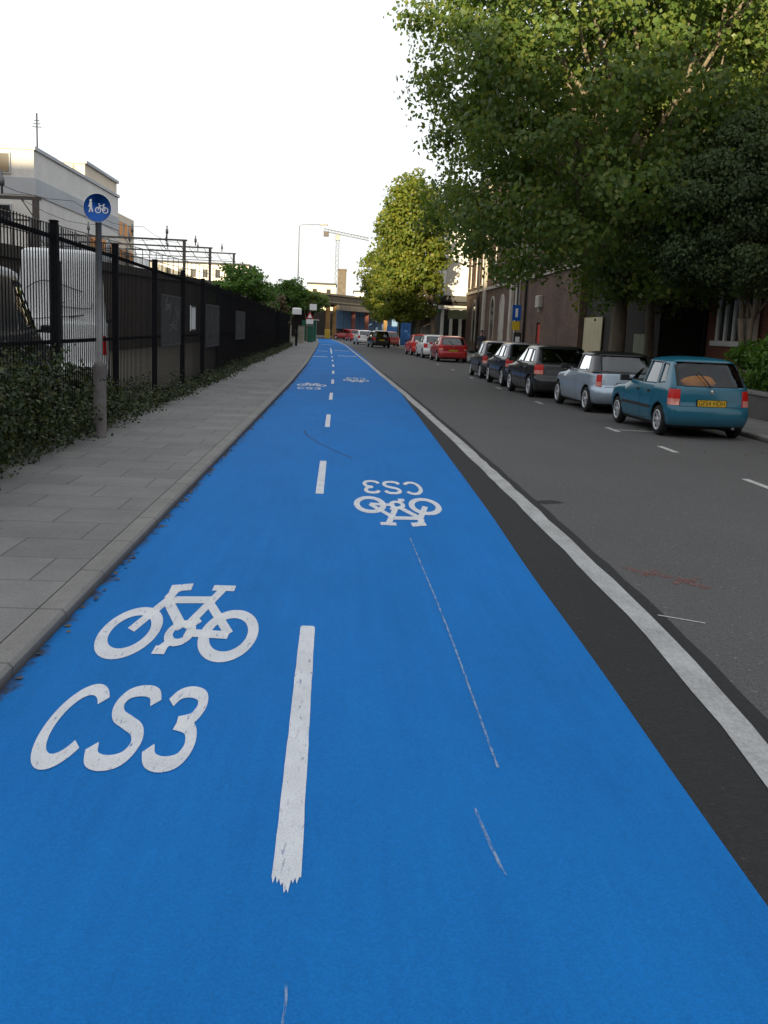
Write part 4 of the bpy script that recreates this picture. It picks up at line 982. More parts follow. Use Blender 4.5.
b = MB(); b.box(9.98, 22.2, 44.0, 86.2, 12.5, 12.85); b.build('cornice', MT['stone'], Bh, world=True)
b = MB(); b.hexa([(10.1, 44.1, 12.85), (22.1, 44.1, 12.85), (22.1, 86.1, 12.85), (10.1, 86.1, 12.85)], [(15.9, 47, 15.5), (16.3, 47, 15.5), (16.3, 83, 15.5), (15.9, 83, 15.5)]); b.build('roof', MT['roof_dark'], Bh, world=True)
for y in (59.8, 62.0, 74.4):
    b = MB(); b.cbox(9.98, 10.2, y - .32, y + .32, .1, 12.3, .03); b.cbox(9.93, 10.2, y - .42, y + .42, 12.3, 12.498, .02); b.build('pilaster', MT['stone'], Bh, world=True)
b = MB(); b.cbox(10.08, 10.2, 44.25, 59.4, 4.75, 4.95, .02); b.cbox(10.08, 10.2, 62.4, 74.0, 4.75, 4.95, .02); b.cbox(10.08, 10.2, 74.8, 86, 4.75, 4.95, .02); b.build('string_course', MT['stone'], Bh, world=True)
for y0, y1, z0, z1 in hi: window_x(Bh, 10.2, y0, y1, z0, z1, 1, 'white')
for y, mt in ((66.2, 'stone'), (70.6, 'pane'), (80.5, 'pane')): arched_recess(Bh, 10.2, y, 1.7, 1.0, 4.1, MT[mt], 'window')
b = MB(); b.box(10.28, 10.34, 52.95, 53.95, .1, 2.3); dd = b.build('door', MT['red'], Bh, world=True)
b = MB(); b.box(10.255, 10.28, 53.1, 53.16, 1.05, 1.2); b.build('handle', MT['chrome'], dd, world=True)
b = MB(); b.cbox(9.95, 10.2, 52.55, 53.5, 3.15, 3.75, .04); b.box(10.05, 10.2, 52.9, 53.1, 2.9, 3.15); b.build('floodlight', MT['stone'], Bh, world=True)
b = MB(); b.tube([(10.1, 77.7, .1), (10.1, 77.7, 12.4)], .08, 10); b.tube([(10.1, 57.2, .1), (10.1, 57.2, 12.4)], .07, 10); b.build('drainpipe', MT['dark_metal'], Bh, world=True)
# pub at the far end
Pb = thing('pub', 'white fronted corner pub with dark fascia beyond the brick hall', 'building', (9.2, 89, .098))
b = MB(); b.box(8.35, 20, 86.25, 97, 4.7, 13.0); b.build('upper_wall', MT['white'], Pb, world=True)
b = MB(); b.box(8.6, 20, 86.5, 97, .1, 4.2); b.build('wall', MT['dark_brick'], Pb, world=True)
b = MB(); b.box(8.1, 20, 86.0, 97, 4.2, 4.7); b.build('fascia', MT['dark_metal'], Pb, world=True)
b = MB(); b.box(7.75, 8.1, 85.8, 97, 4.35, 4.5); b.box(7.6, 8.05, 85.7, 88, 3.25, 3.5); b.build('canopy', [MT['green_paint']], Pb, world=True)
b = MB(); b.box(7.8, 10.19, 85.72, 85.99, 3.55, 3.85); b.build('cornice', MT['white'], Pb, world=True)
for x in (8.2, 8.95, 9.75):
    b = MB(); b.cbox(x - .13, x + .13, 85.9, 86.16, .1, 3.55, .02); b.build('column', MT['white'], Pb, world=True)
b = MB(); b.box(8.3, 8.85, 86.44, 86.5, .9, 3.0); b.box(9.1, 9.65, 86.44, 86.5, .9, 3.0); b.build('window', MT['pane'], Pb, world=True)
for z in (5.6, 8.6):
    for y in (89, 92.5): window_x(Pb, 8.35 - .16, y, y + 1.2, z, z + 2, 1)
b = MB(); b.box(8.2, 20.1, 86.1, 97.1, 13.0, 13.3); b.build('parapet', MT['stone'], Pb, world=True)
sg = thing('pub_sign', 'grey-green hanging board on a bracket at the pub corner', 'sign', (9.0, 84.2, 3.1))
b = MB(); b.box(8.5, 10.1, 84.15, 84.25, 2.75, 3.45); b.build('board', MT['green_board'], sg, world=True)
b = MB(); b.tube([(10.2, 84.2, 3.6), (8.4, 84.2, 3.6)], .03, 8); b.tube([(8.7, 84.2, 3.6), (8.7, 84.2, 3.45)], .012, 6); b.tube([(9.9, 84.2, 3.6), (9.9, 84.2, 3.45)], .012, 6); b.build('bracket', MT['dark_metal'], sg, world=True)
# dark recessed wall with boarded gate
Dw = thing('dark_wall', 'brick wall with deep shade painted in near black behind the plane tree trunk', 'wall', (10.5, 39, .098))
b = MB(); b.box(10.5, 10.8, 33.6, 44.2, 0, 6.5); b.box(10.8, 12.3, 33.62, 33.9, 0, 6.5); b.build('wall', MT['dark_brick'], Dw, world=True)
b = MB(); b.box(10.4, 10.9, 33.6, 44.2, 6.5, 6.65); b.build('coping', MT['roof_dark'], Dw, world=True)
arched_recess(Dw, 10.5, 38.6, 1.3, .9, 2.9, MT['pane'], 'window')
for y0, y1, z1, mt, lab in [(40.9, 44.0, 2.55, 'board', 'cream boarded gate against the dark wall beside the brick hall'), (34.2, 36.2, 1.9, 'green_board', 'dull green boarding low on the dark wall behind the teal car')]:
    t = thing('boarding', lab, 'boarding', (10.4, (y0 + y1) / 2, .098)); b = MB(); n = 5
    for k in range(n): b.cbox(10.40, 10.445, y0 + (y1 - y0) * k / n + .006, y0 + (y1 - y0) * (k + 1) / n - .006, .1, z1, .006)
    b.build('panel', MT[mt], t, world=True); b = MB(); b.box(10.446, 10.485, y0, y1, .5, .6); b.box(10.446, 10.485, y0, y1, z1 - .3, z1 - .2); b.build('rail', MT['dark_metal'], t, world=True)
# house with white bay window
Hs = thing('house', 'brick house with a tall white mullioned window behind the evergreen', 'house', (12, 26, .098))
b = MB(); wins = [(29.1, 31.6, 1.78, 3.3)]; wall_rect_x(b, 12, 12, 33.58, .0, 3.6, [(24.6, 27.0, 1.75, 3.25)] + wins); wall_rect_x(b, 12, 12, 33.58, 3.6, 7.5, [(30.2, 32.2, 4.6, 6.3), (24.8, 26.8, 4.6, 6.3)])
b.box(12.25, 20, 33.33, 33.58, 0, 7.5); b.box(12.25, 20, 12, 12.25, 0, 7.5); b.build('wall', MT['red_brick'], Hs, world=True)
window_x(Hs, 11.92, 24.6, 27.0, 1.75, 3.25, 3); window_x(Hs, 11.92, 30.2, 32.2, 4.6, 6.3, 1); window_x(Hs, 11.92, 24.8, 26.8, 4.6, 6.3, 1)
bw = MB()
for y in (29.0, 29.68, 30.36, 31.04, 31.7): bw.cbox(11.72, 11.92, y - .09, y + .09, 1.78, 3.3, .02)
bw.box(11.70, 11.94, 28.91, 31.79, 3.301, 3.5); bwo = bw.build('window', MT['white'], Hs, world=True)
b = MB(); b.box(11.80, 11.82, 29.0, 31.7, 1.78, 3.3); b.build('pane', MT['pane'], bwo, world=True)
b = MB(); b.cbox(11.60, 11.96, 28.8, 31.9, 1.62, 1.778, .02); b.build('sill', MT['white'], bwo, world=True)
b = MB(); b.box(11.74, 11.998, 28.95, 31.75, .1, 1.618); b.build('apron', MT['red_brick'], Hs, world=True)
b = MB(); b.tube([(11.93, 33.3, .1), (11.93, 33.3, 7.4)], .06, 10); b.build('drainpipe', MT['dark_metal'], Hs, world=True)
rf = MB(); rf.hexa([(11.7, 11.8, 7.5), (20.2, 11.8, 7.5), (20.2, 33.8, 7.5), (11.7, 33.8, 7.5)], [(15.8, 11.8, 10.2), (16.2, 11.8, 10.2), (16.2, 33.8, 10.2), (15.8, 33.8, 10.2)]); rfo = rf.build('roof', MT['roof_dark'], Hs, world=True)
b = MB(); b.box(15.5, 16.5, 20, 20.8, 9.8, 11.5); b.build('chimney', MT['red_brick'], rfo, world=True)
Gw = thing('garden_wall', 'low grey garden wall beside the right pavement under the green bush', 'wall', (9.2, 22, .098))
b = MB(); b.box(9.1, 9.32, 8, 33.5, .0, .62); b.build('wall', MT['stone'], Gw, world=True) if False else b.build('wall', M('grey_garden_wall', (.10, .095, .09), .9, .3, 1.2, .3, fine=.3), Gw, world=True)
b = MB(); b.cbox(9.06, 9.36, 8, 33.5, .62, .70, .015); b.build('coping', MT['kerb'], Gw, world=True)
# parking sign pole by the dark cars
t = thing('parking_sign', 'pole with blue and yellow parking plates beyond the dark parked cars', 'sign', (8.0, 47.5, .098))
b = MB(); b.lathe([(.045, 0), (.045, 4.6), (.02, 4.63)], (0, 0, 0), 'z', 12); b.build('pole', MT['dark_metal'], t)
b = MB(); b.box(-.2, .2, -.07, -.05, 2.25, 2.95, 0); b.box(-.06, .06, -.0715, -.0705, 2.4, 2.8, 1); b.build('blue_plate', [MT['sign_blue'], MT['sign_white']], t)
b = MB(); b.box(-.17, .17, -.07, -.05, 1.8, 2.2); b.build('yellow_plate', MT['yellow'], t)
b = MB(); b.cbox(-.07, .28, -.12, .12, 1.0, 1.7, .02); b.box(.0, .2, -.125, -.12, 1.15, 1.5, 1); b.build('ticket_box', [MT['dark_metal'], MT['sign_white']], t)

# pedestrian on the right pavement, seen over the charcoal car
def person(loc, rz, label):
    o = bpy.data.meshes.new('person'); J = {}; vs = []; es = []; rad = []
    def v(name, p, r): J[name] = len(vs); vs.append(p); rad.append(r)
    def e(*n):
        for a, b_ in zip(n, n[1:]): es.append((J[a], J[b_]))
    v('pel', (0, 0, .95), (.15, .11)); v('waist', (0, 0, 1.10), (.14, .10)); v('chest', (0, .01, 1.30), (.17, .12)); v('neckb', (0, 0, 1.45), (.075, .07)); v('neck', (0, .01, 1.50), (.055, .055)); v('h0', (0, .03, 1.57), (.075, .085)); v('h1', (0, .025, 1.66), (.08, .098)); v('h2', (0, .02, 1.74), (.05, .06))
    e('pel', 'waist', 'chest', 'neckb', 'neck', 'h0', 'h1', 'h2')
    for s, sw in ((-1, .14), (1, -.16)):
        k = 'l' if s < 0 else 'r'
        v(k + 'hip', (s * .09, 0, .88), (.09, .09)); v(k + 'kn', (s * .10, sw * .7 + .03, .50), (.06, .06)); v(k + 'an', (s * .10, sw * 1.2 - .06, .09), (.04, .04)); v(k + 'toe', (s * .11, sw * 1.2 + .10, .035), (.035, .03)); e('pel', k + 'hip', k + 'kn', k + 'an', k + 'toe')
        v(k + 'sh', (s * .18, 0, 1.39), (.06, .06)); v(k + 'el', (s * .24, -sw * .4 - .02, 1.12), (.042, .042)); v(k + 'wr', (s * .25, -sw * .9 + .06, .90), (.03, .028)); v(k + 'pa', (s * .25, -sw * 1.0 + .08, .83), (.035, .018)); e('chest', k + 'sh', k + 'el', k + 'wr', k + 'pa')
        for f in range(4):
            yy = -.03 + .02 * f; v(k + 'f%d' % f, (s * .252, -sw * 1.0 + .08 + yy, .755 + .006 * abs(f - 1.5)), (.009, .009)); v(k + 'g%d' % f, (s * .243, -sw * 1.0 + .085 + yy, .715 + .006 * abs(f - 1.5)), (.008, .008)); e(k + 'pa', k + 'f%d' % f, k + 'g%d' % f)
        v(k + 't', (s * .235, -sw * 1.0 + .13, .81), (.010, .010)); v(k + 't2', (s * .23, -sw * 1.0 + .145, .775), (.008, .008)); e(k + 'pa', k + 't', k + 't2')
    v('nose', (0, .135, 1.645), (.012, .014)); e('h1', 'nose')
    o.from_pydata(vs, es, []); ob = bpy.data.objects.new('person', o); COL.objects.link(ob)
    md = ob.modifiers.new('skin', 'SKIN'); ob.modifiers.new('sub', 'SUBSURF').levels = 2
    sv = o.skin_vertices[0].data if o.skin_vertices else None
    if sv is None:
        bm = bmesh.new(); bm.from_mesh(o); bm.verts.layers.skin.verify(); bm.to_mesh(o); bm.free(); sv = o.skin_vertices[0].data
    for i, r in enumerate(rad): sv[i].radius = r; sv[i].use_root = (i == 0)
    bpy.context.view_layer.update(); dg = bpy.context.evaluated_depsgraph_get(); me = bpy.data.meshes.new_from_object(ob.evaluated_get(dg))
    ob.modifiers.clear(); ob.data = me
    for m_ in (MT['skin'], MT['coat'], MT['trousers'], MT['ink']): me.materials.append(m_)
    for p in me.polygons:
        c = p.center; p.use_smooth = True
        p.material_index = 3 if c.z < .10 else 2 if c.z < .93 and abs(c.x) < .2 else 1 if c.z < 1.475 and c.z > .88 else 0
    ob.location = loc; ob.rotation_euler = (0, 0, rz); tag(ob, label, 'person')
    h = MB(); n = 16; vs = []
    for i in range(8):
        el = PI / 2 * i / 7
        for j in range(n):
            a = 2 * PI * j / n; front = max(0, math.sin(a)); zz = 1.66 + .125 * math.sin(el) - (0.10 * (1 - front) if i == 0 else 0) + (.035 * front if i == 0 else 0)
            vs.append((.093 * math.cos(a) * math.cos(el * .98), .02 + .112 * math.sin(a) * math.cos(el * .98), zz))
    h.add(vs, [(i * n + j, i * n + (j + 1) % n, (i + 1) * n + (j + 1) % n, (i + 1) * n + j) for i in range(7) for j in range(n)], 0, True); h.build('hair', MT['hair'], ob)
    e_ = MB()
    for s in (-1, 1): e_.lathe([(.012, .112), (.009, .119), (.001, .121)], (s * .03, 0, 1.668), 'y', 10)
    e_.build('eyes', MT['ink'], ob); mo = MB(); mo.box(-.025, .025, .108, .118, 1.585, 1.592); mo.build('mouth', MT['red'], ob)
    return ob
person((7.75, 57.2, .098), R(175), 'person with dark hair in a navy coat walking towards the camera on the pavement')

# ------------------------------------------------------------------ left side far: building, viaduct, gantries
Lb = thing('office_building', 'large pale stepped building with a lower wing behind the railway', 'building', (-36, 90, 0))
b = MB(); b.box(-58, -23, 77, 104.5, 0, 13.35); b.build('wall', MT['wall_pale'], Lb, world=True)
b = MB(); b.box(-27, -23.1, 92, 104.3, 13.6, 14.7); b.build('upper_storey', MT['wall_cream'], Lb, world=True)
b = MB(); b.box(-27.2, -22.9, 91.8, 104.5, 14.7, 14.95); b.box(-58.1, -22.85, 76.85, 104.6, 13.35, 13.6); b.build('parapet', MT['wall_band'], Lb, world=True)
b = MB(); b.box(-23, -22.9, 77, 104.5, 10.2, 11.4); b.box(-58, -22.9, 76.9, 77, 10.2, 11.4); b.box(-23, -22.93, 77, 104.5, 7.0, 7.5); b.box(-23, -22.93, 77, 104.5, 3.9, 4.3); b.build('band', MT['wall_band'], Lb, world=True)
b = MB(); b.box(-45, -23.2, 104.5, 113, 0, 12.0); b.box(-42, -24.5, 104.5, 109, 12.0, 13.7); b.build('wing', MT['wall_cream'], Lb, world=True)
for x in (-25.2, -29.4, -33.6):
    for z in (4.6, 8.0, 11.6):
        b = MB(); b.box(x - .55, x + .55, 76.86, 77.0, z, z + 1.5); w = b.build('window', MT['wall_band'], Lb, world=True); b = MB(); b.box(x - .45, x + .45, 76.84, 76.86, z + .1, z + 1.4); b.build('pane', MT['pane'], w, world=True)
for y in (92.5, 96.5, 100.5):
    for z in (4.4, 7.4):
        b = MB(); b.box(-23, -22.88, y, y + 2.2, z, z + 1.5); w = b.build('window', MT['wall_band'], Lb, world=True); b = MB(); b.box(-22.88, -22.86, y + .12, y + 2.08, z + .1, z + 1.4); b.build('pane', MT['orange_reflection'], w, world=True)
for y in (105.3, 107.6, 110):
    for z in (4.4, 7.2, 9.8):
        b = MB(); b.box(-23.2, -23.1, y, y + 1.7, z, z + 1.5); w = b.build('window', MT['wall_band'], Lb, world=True); b = MB(); b.box(-23.1, -23.08, y + .1, y + 1.6, z + .1, z + 1.4); b.build('pane', MT['orange_reflection'], w, world=True)
for i, (x, y, h, lab) in enumerate([(-24.5, 83, 3.4, 'tallest thin aerial on the pale building roof'), (-27, 79, 2.5, 'short aerial near the roof corner of the pale building')]):
    t = thing('roof_aerial', lab, 'aerial', (x, y, 13.6), 0, 'aerials on the pale building'); b = MB(); b.tube([(0, 0, 0), (0, 0, h)], .06, 6); b.build('mast', MT['dark_metal'], t); b = MB()
    for k in range(3): b.tube([(-.35 + .08 * k, 0, h * .7 + k * h * .07), (.35 - .08 * k, 0, h * .7 + k * h * .07)], .03, 6)
    b.build('crossbar', MT['dark_metal'], t)
Vd = thing('railway_viaduct', 'dark brick railway viaduct running behind the black fence', 'viaduct', (-13, 75, 0)); vt = lambda y: 3.15 + .021 * y
b = MB(); y0, y1 = 14, 127; b.hexa([(-24, y0, 0), (-11, y0, 0), (-11, y1, 0), (-24, y1, 0)], [(-24, y0, vt(y0) - .4), (-11, y0, vt(y0) - .4), (-11, y1, vt(y1) - .4), (-24, y1, vt(y1) - .4)]); b.build('wall', MT['viaduct'], Vd, world=True)
b = MB(); b.hexa([(-11.35, y0, vt(y0) - .4), (-10.9, y0, vt(y0) - .4), (-10.9, y1, vt(y1) - .4), (-11.35, y1, vt(y1) - .4)], [(-11.35, y0, vt(y0)), (-10.9, y0, vt(y0)), (-10.9, y1, vt(y1)), (-11.35, y1, vt(y1))]); b.build('parapet', MT['bridge'], Vd, world=True)
b = MB()
for i in range(57): y = 15 + i * 1.97; b.tube([(-11.1, y, vt(y)), (-11.1, y, vt(y) + 1.05)], .025, 5)
for h in (.55, 1.05): b.tube([(-11.1, y0, vt(y0) + h), (-11.1, y1, vt(y1) + h)], .025, 5)
b.build('handrail', MT['steel'], Vd, world=True)
for i, (y, z, lab) in enumerate([(38.3, 5.75, 'nearest overhead line gantry, above the near fence'), (72.5, 7.1, 'overhead line gantry right of the blue round sign'), (86, 7.6, 'overhead line gantry just beyond the longest one'), (104, 8.4, 'farthest overhead line gantry above the tall green bush')]):
    t = thing('rail_gantry', lab, 'gantry', (-11.4, y, vt(y) - .4), 0, 'railway gantries on the viaduct')
    for x in (-11.55, -22.2): b = MB(); b.box(x + .05, x + .25, y - .1, y + .1, vt(y) - .4, z - .001); b.build('post', MT['gantry'], t, world=True)
    b = MB(); b.box(-22.2, -11.2, y - .06, y + .06, z, z + .12); b.box(-22.2, -11.2, y - .04, y + .04, z - .75, z - .69)
    for k in range(9): b.tube([(-21.5 + k * 1.2, y, z), (-21 + k * 1.2, y, z - .7)], .022, 5)
    b.build('beam', MT['gantry'], t, world=True)
    for x in (-12.6, -15, -18): b = MB(); b.tube([(x, y, z + .18), (x, y, z + 1.0)], .045, 6); b.tube([(x - .0, y, z + .45), (x, y, z + .75)], .10, 8); b.build('insulator', MT['steel'], t, world=True)
wr_ = MB()
for x in (-12.6, -15, -18):
    pts = [(x, y, 5.0 + .0255 * y + .6 - .4 * math.sin(PI * ((y % 16) / 16))) for y in range(20, 128, 4)]; wr_.tube(pts, .014, 4)
tag(wr_.build('overhead_wire', MT['dark_metal']), 'thin overhead railway wires above the viaduct', 'wires')

# bridge over the road
Br = thing('railway_bridge', 'dark railway girder bridge crossing the road on ochre columns', 'bridge', (-1, 145, 0))
A, D = np.array([-4.8, 137.]), np.array([9., 20.]); Dn = D / np.linalg.norm(D); Nn = np.array([-Dn[1], Dn[0]])
def along(t0, t1, o0, o1, z0, z1, b, mi=0):
    p = [A + D * t0 + Nn * o0, A + D * t1 + Nn * o0, A + D * t1 + Nn * o1, A + D * t0 + Nn * o1]
    b.hexa([(*q, z0) for q in p], [(*q, z1) for q in p], mi)
b = MB(); along(-1.0, 3., 0., 9, 4.75, 5.95, b); b.build('girder', MT['bridge'], Br, world=True)
b = MB(); along(-1.0, 3., -.25, .6, 5.95, 6.2, b); along(-1., 3., -.12, -.001, 4.95, 5.15, b); b.build('parapet', MT['bridge_edge'], Br, world=True)
b = MB(); along(.38, 3., -.5, -.126, 4.0, 4.72, b); b.build('lower_beam', MT['bridge_edge'], Br, world=True)
for tt, w, mt in ((.31, .32, 'ochre'), (.412, .26, 'ochre'), (.718, .28, 'rust'), (.949, .3, 'rust'), (1.3, .3, 'ochre')):
    p = A + D * tt + Nn * .5; b = MB(); b.cbox(p[0] - w, p[0] + w, p[1] - w, p[1] + w, 1.3 if mt == 'ochre' else -.02, 4.748, .05); b.cbox(p[0] - w - .06, p[0] + w + .06, p[1] - w - .06, p[1] + w + .06, -.02, 1.298, .05, 1) if mt == 'ochre' else None
    b.build('column', [MT[mt], MT['yellow_base'] if tt < .4 else MT[mt]], Br, world=True)
t = thing('hoarding', 'grey-blue hoarding seen through the bridge opening', 'hoarding', (2, 168, 0)); b = MB()
for k in range(8): x = -1.6 + k * 1.3; b.box(x + .02, x + 1.28, 167.0, 167.08, 1.4, 4.4)
b.build('panel', MT['grey_blue'], t, world=True); b = MB(); b.box(-1.6, 8.8, 167.1, 167.4, 0, 4.5); b.build('backing', MT['dark_metal'], t, world=True)
t = thing('dark_wall', 'black abutment wall beneath the left end of the bridge', 'wall', (-9, 150, 0)); b = MB(); b.box(-18, -4.6, 150, 150.6, 0, 4.7); b.build('wall', MT['dark_brick'], t, world=True)
t = thing('dark_wall', 'dark wall closing the road far beyond the bridge', 'wall', (5, 190, 0)); b = MB(); b.box(-30, 45, 190, 191, 0, 4.6); b.build('wall', MT['dark_brick'], t, world=True)
for x0, x1, y, h, mt, lab in [(4.6, 5.8, 112, 2.0, 'blue_hoarding', 'lower blue hoarding left of the white road sign'), (5.7, 6.75, 104, 2.4, 'blue_hoarding', 'taller bright blue hoarding at the bend'), (6.8, 7.8, 100, 1.9, 'green_paint', 'green hoarding beside the taller blue one')]:
    t = thing('hoarding', lab, 'hoarding', ((x0 + x1) / 2, y, .098), 0, 'hoardings at the bend'); b = MB(); n = 3
    for k in range(n): b.box(x0 + (x1 - x0) * k / n + .01, x0 + (x1 - x0) * (k + 1) / n - .01, y, y + .05, .1, h)
    b.build('panel', MT[mt], t, world=True); b = MB(); b.box(x0, x1, y + .06, y + .12, .1, h - .2); b.build('backing', MT['dark_metal'], t, world=True)
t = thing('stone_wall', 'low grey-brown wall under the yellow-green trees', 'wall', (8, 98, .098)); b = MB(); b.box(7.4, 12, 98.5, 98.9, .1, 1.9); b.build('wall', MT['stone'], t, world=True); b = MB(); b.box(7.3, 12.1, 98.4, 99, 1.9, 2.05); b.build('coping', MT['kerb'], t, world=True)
t = thing('road_sign', 'pole with stacked pale plates in front of the blue hoarding', 'sign', (5.35, 103, .098)); b = MB(); b.tube([(0, 0, 0), (0, 0, 4.2)], .06, 8); b.build('pole', MT['dark_metal'], t)
b = MB(); b.box(-.3, .3, -.08, -.06, 3.2, 4.1); b.box(-.25, .25, -.08, -.06, 2.6, 3.1); b.build('plate', MT['stone'], t)
# lamp post, cabinets, signs at the left far end
t = thing('street_lamp', 'tall thin street lamp with a long arm over the road', 'street lamp', (-4.35, 92, .098))
b = MB(); b.lathe([(.11, 0), (.11, 1.2), (.055, 1.3), (.035, 10.2)], (0, 0, 0), 'z', 12); b.build('pole', MT['steel'], t)
b = MB(); b.tube([(0, 0, 10.15), (.08, 0, 10.3), (.3, 0, 10.36), (1.9, 0, 10.42)], .028, 8); b.build('arm', MT['steel'], t); b = MB(); b.cbox(1.8, 2.5, -.12, .12, 10.36, 10.5, .04); b.build('lantern', MT['steel'], t)
t = thing('lit_sign', 'white box sign on a short black post by the lamp post', 'sign', (-3.75, 79, .098)); b = MB(); b.lathe([(.09, 0), (.09, .9), (.06, .95), (.06, 2.4)], (0, 0, 0), 'z', 12); b.build('post', MT['fence'], t); b = MB(); b.cbox(-.36, .36, -.14, .14, 2.4, 2.9, .08); b.build('sign_box', MT['sign_white'], t)
for i, (x, y, w, h, mt, lab) in enumerate([(-4.55, 80.5, .65, 1.55, 'stone', 'grey utility cabinet at the end of the black fence'), (-3.95, 92.5, .55, 1.55, 'stone', 'pale cabinet beside the lamp post'), (-3.35, 99, .55, 1.6, 'green_paint', 'pale green cabinet beside the dark green one')]):
    t = thing('utility_cabinet', lab, 'cabinet', (x, y, .098), 0, 'cabinets at the far left pavement'); b = MB(); b.cbox(-w / 2, w / 2, -.25, .25, 0, h - .06, .02); b.build('body', MT[mt], t); b = MB(); b.cbox(-w / 2 - .03, w / 2 + .03, -.28, .28, h - .06, h, .02); b.build('lid', MT['steel'], t); b = MB(); b.box(-w / 2 + .05, -.01, -.262, -.25, .1, h - .15); b.box(.01, w / 2 - .05, -.262, -.25, .1, h - .15); b.build('door', MT[mt], t)
t = thing('kiosk', 'dark green kiosk with a pale roof edge near the bridge', 'kiosk', (-3.78, 108, .07)); b = MB(); b.cbox(-.75, .75, -.7, .7, 0, 2.15, .03); b.build('wall', MT['green_paint'], t); b = MB(); b.box(-.35, .4, -.725, -.702, .08, 1.95); dk = b.build('door', MT['green_paint'], t); b = MB(); b.box(.28, .33, -.75, -.726, .95, 1.1); b.build('handle', MT['chrome'], dk); b = MB(); b.cbox(-.2, 1.0, -.8, .8, 2.15, 2.3, .03); b.build('roof', MT['stone'], t)
t = thing('road_sign', 'post with a white square plate above a red bordered triangle', 'sign', (-3.45, 101, .098)); b = MB(); b.tube([(0, 0, 0), (0, 0, 3.7)], .05, 8); b.build('pole', MT['dark_metal'], t); b = MB(); b.box(-.1, .6, -.08, -.06, 3.1, 3.7, 0); b.build('square_plate', MT['sign_white'], t)
b = MB(); b.prism([(-.45, 2.25), (.35, 2.25), (-.05, 2.95)], 'y', -.08, -.06, 0); b.prism([(-.28, 2.34), (.18, 2.34), (-.05, 2.75)], 'y', -.084, -.08, 1); b.build('triangle_plate', [MT['red'], MT['sign_white']], t); b = MB(); b.box(-.4, .3, -.08, -.06, 1.75, 2.2); b.build('lower_plate', MT['sign_white'], t)
# crane and far buildings
cr = thing('tower_crane', 'distant tower crane with its jib over the bridge', 'crane', (-4, 400, 0))
b = MB()
def lattice(b, p, q, w, n, r):
    p, q = np.array(p, float), np.array(q, float); d = (q - p) / np.linalg.norm(q - p); u = np.cross(d, [0, 1, 0]) if abs(d[1]) < .9 else np.array([1., 0, 0]); u /= np.linalg.norm(u); v2 = np.cross(d, u)
    cs = [u * w + v2 * w, u * w - v2 * w, -u * w - v2 * w, -u * w + v2 * w]
    for c in cs: b.tube([p + c, q + c], r, 4)
    for i in range(n):
        a, e = p + (q - p) * i / n, p + (q - p) * (i + 1) / n
        for k in range(4): b.tube([a + cs[k], e + cs[(k + 1) % 4]], r * .7, 4)
lattice(b, (0, 0, 0), (0, 0, 36), .6, 18, .08); b.build('mast', MT['steel'], cr)
b = MB(); lattice(b, (-5.5, 0, 38.2), (12, -3, 35.2), .5, 14, .075); b.build('jib', MT['steel'], cr); b = MB(); b.cbox(-5.5, -3.5, -1, 1, 35.8, 37.6, .1); b.build('counterweight', MT['gantry'], cr)
b = MB(); b.cbox(-.9, .9, -.9, .9, 34.5, 36.8, .1); b.build('cab', MT['steel'], cr)
t = thing('chimney_tower', 'brown square tower rising behind the bridge', 'tower', (-1.4, 230, 0)); b = MB(); b.box(-2.0, -.1, 229, 231, 0, 14); b.build('shaft', MT['bridge_edge'], t, world=True); b = MB(); b.box(-2.1, 0, 228.9, 231.1, 14, 14.4); b.build('cap', MT['bridge_edge'], t, world=True)
for x0, x1, y, h, mt, lab in [(-9, -2.5, 240, 11.2, 'wall_cream', 'cream building left of the brown tower behind the bridge'), (-40, -20, 210, 13, 'wall_pale', 'pale low building beyond the railway gantries'), (2, 9, 260, 10.5, 'wall_pale', 'pale building right of the brown tower')]:
    t = thing('distant_building', lab, 'building', ((x0 + x1) / 2, y, 0), 0, 'distant buildings past the bridge'); b = MB(); b.box(x0, x1, y, y + 12, 0, h); b.build('wall', MT[mt], t, world=True); b = MB(); b.box(x0 - .2, x1 + .2, y - .2, y + 12.2, h, h + .4); b.build('roof', MT['roof_dark'], t, world=True)
    n = max(2, int((x1 - x0) / 2.4))
    for k in range(n):
        xx = x0 + (k + .5) * (x1 - x0) / n; b = MB(); b.box(xx - .5, xx + .5, y - .04, y, h - 2.6, h - 1); b.build('window', MT['pane'], t, world=True)

# unseen blocks added behind the viewer, heights set to shade the street
for i, (x0, x1, h, lab) in enumerate([(-95, -42, 26.5, 'tall unseen shade block behind the viewer to the far left'), (-41, -31, 22.5, 'taller middle unseen shade block behind the viewer'), (-30.5, -15, 18.8, 'narrow unseen shade block behind the viewer'), (-14, 40, 16.6, 'lower unseen shade block behind the viewer')]):
    t = thing('shade_block', lab, 'building', ((x0 + x1) / 2, -45, 0), 0, 'unseen shade blocks behind the viewer'); b = MB(); b.box(x0, x1, -57, -45, 0, h); b.build('wall', MT['brick'], t, world=True); b = MB(); b.box(x0 - .2, x1 + .2, -57.2, -44.8, h, h + .3); b.build('roof', MT['roof_dark'], t, world=True)

# ------------------------------------------------------------------ camera
Fpx, CX, CY, VP, RHO, Hc = 1000., 384, 512, (345, 327), R(2.5), 1.70
Yc = Vector((VP[0] - CX, CY - VP[1], Fpx)).normalized(); s_, c_ = math.sin(RHO), math.cos(RHO)
Zc = Vector((s_, c_, -(Yc.x * s_ + Yc.y * c_) / Yc.z)).normalized(); Xc = Yc.cross(Zc)
if Xc.x < 0: Xc = -Xc
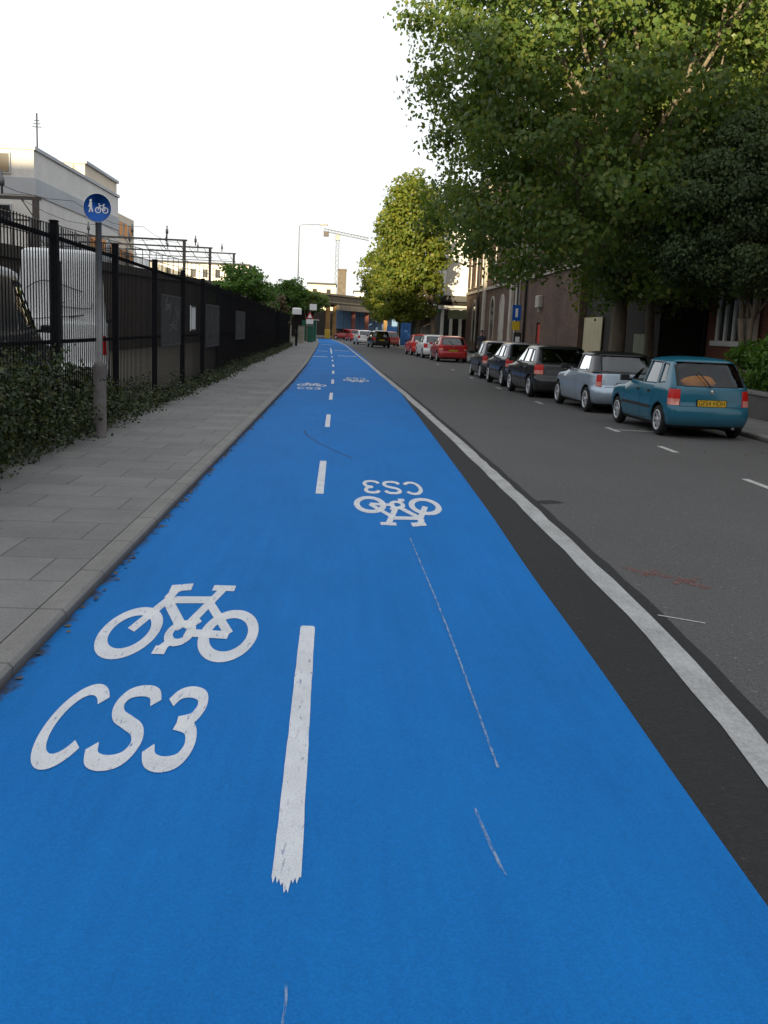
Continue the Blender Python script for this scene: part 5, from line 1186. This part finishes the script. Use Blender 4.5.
# camera axes in world: right, up, forward
rt = Vector((Xc.x, Yc.x, Zc.x)); up = Vector((Xc.y, Yc.y, Zc.y)); fw = Vector((Xc.z, Yc.z, Zc.z))
cam = bpy.data.cameras.new('camera'); co = bpy.data.objects.new('camera', cam); COL.objects.link(co)
mw = Matrix((( rt.x, up.x, -fw.x, 0), (rt.y, up.y, -fw.y, 0), (rt.z, up.z, -fw.z, Hc), (0, 0, 0, 1))); co.matrix_world = mw
cam.sensor_fit = 'VERTICAL'; cam.sensor_height = 24; cam.lens = 24 * Fpx / 1024; cam.clip_end = 3000; cam.clip_start = .05
scene.camera = co

# ------------------------------------------------------------------ light
SUN_EL, SX, SY = 6.5, -.22, -.975
w = bpy.data.worlds.new('World'); scene.world = w; w.use_nodes = True; nt = w.node_tree
bg = nt.nodes['Background']; sky = node(nt, 'ShaderNodeTexSky', sky_type='NISHITA'); sky.sun_disc = False
sky.sun_elevation = R(SUN_EL); sky.sun_rotation = math.atan2(SX, SY); sky.air_density = 1.; sky.dust_density = 2.; sky.ozone_density = 1.
# thin bright cloud deck over the sky
tc = node(nt, 'ShaderNodeTexCoord'); mp = node(nt, 'ShaderNodeMapping'); mp.inputs['Scale'].default_value = (1, 1, 2.6); nt.links.new(tc.outputs['Generated'], mp.inputs[0])
cf = noise(nt, mp.outputs[0], 1.7, 6, .6); cl = ramp(nt, cf, [(.30, (.55, .55, .55)), (.60, (.93, .93, .93))])
mixc = mix(nt, cl, sky.outputs[0], (5.25, 5.4, 5.6))
nt.links.new(mixc, bg.inputs[0]); bg.inputs[1].default_value = .1
sl = bpy.data.lights.new('sun', 'SUN'); sl.energy = 5.0; sl.angle = R(.6); sl.color = (1., .82, .52)
so = bpy.data.objects.new('sun', sl); COL.objects.link(so)
d = Vector((SX * math.cos(R(SUN_EL)), SY * math.cos(R(SUN_EL)), math.sin(R(SUN_EL)))); so.rotation_euler = d.to_track_quat('Z', 'Y').to_euler()
vs = scene.view_settings; vs.view_transform = 'Standard'; vs.look = 'None'; vs.exposure = 1.14; vs.gamma = 1; vs.use_curve_mapping = False
scene.cycles.max_bounces = 6; scene.cycles.transparent_max_bounces = 12
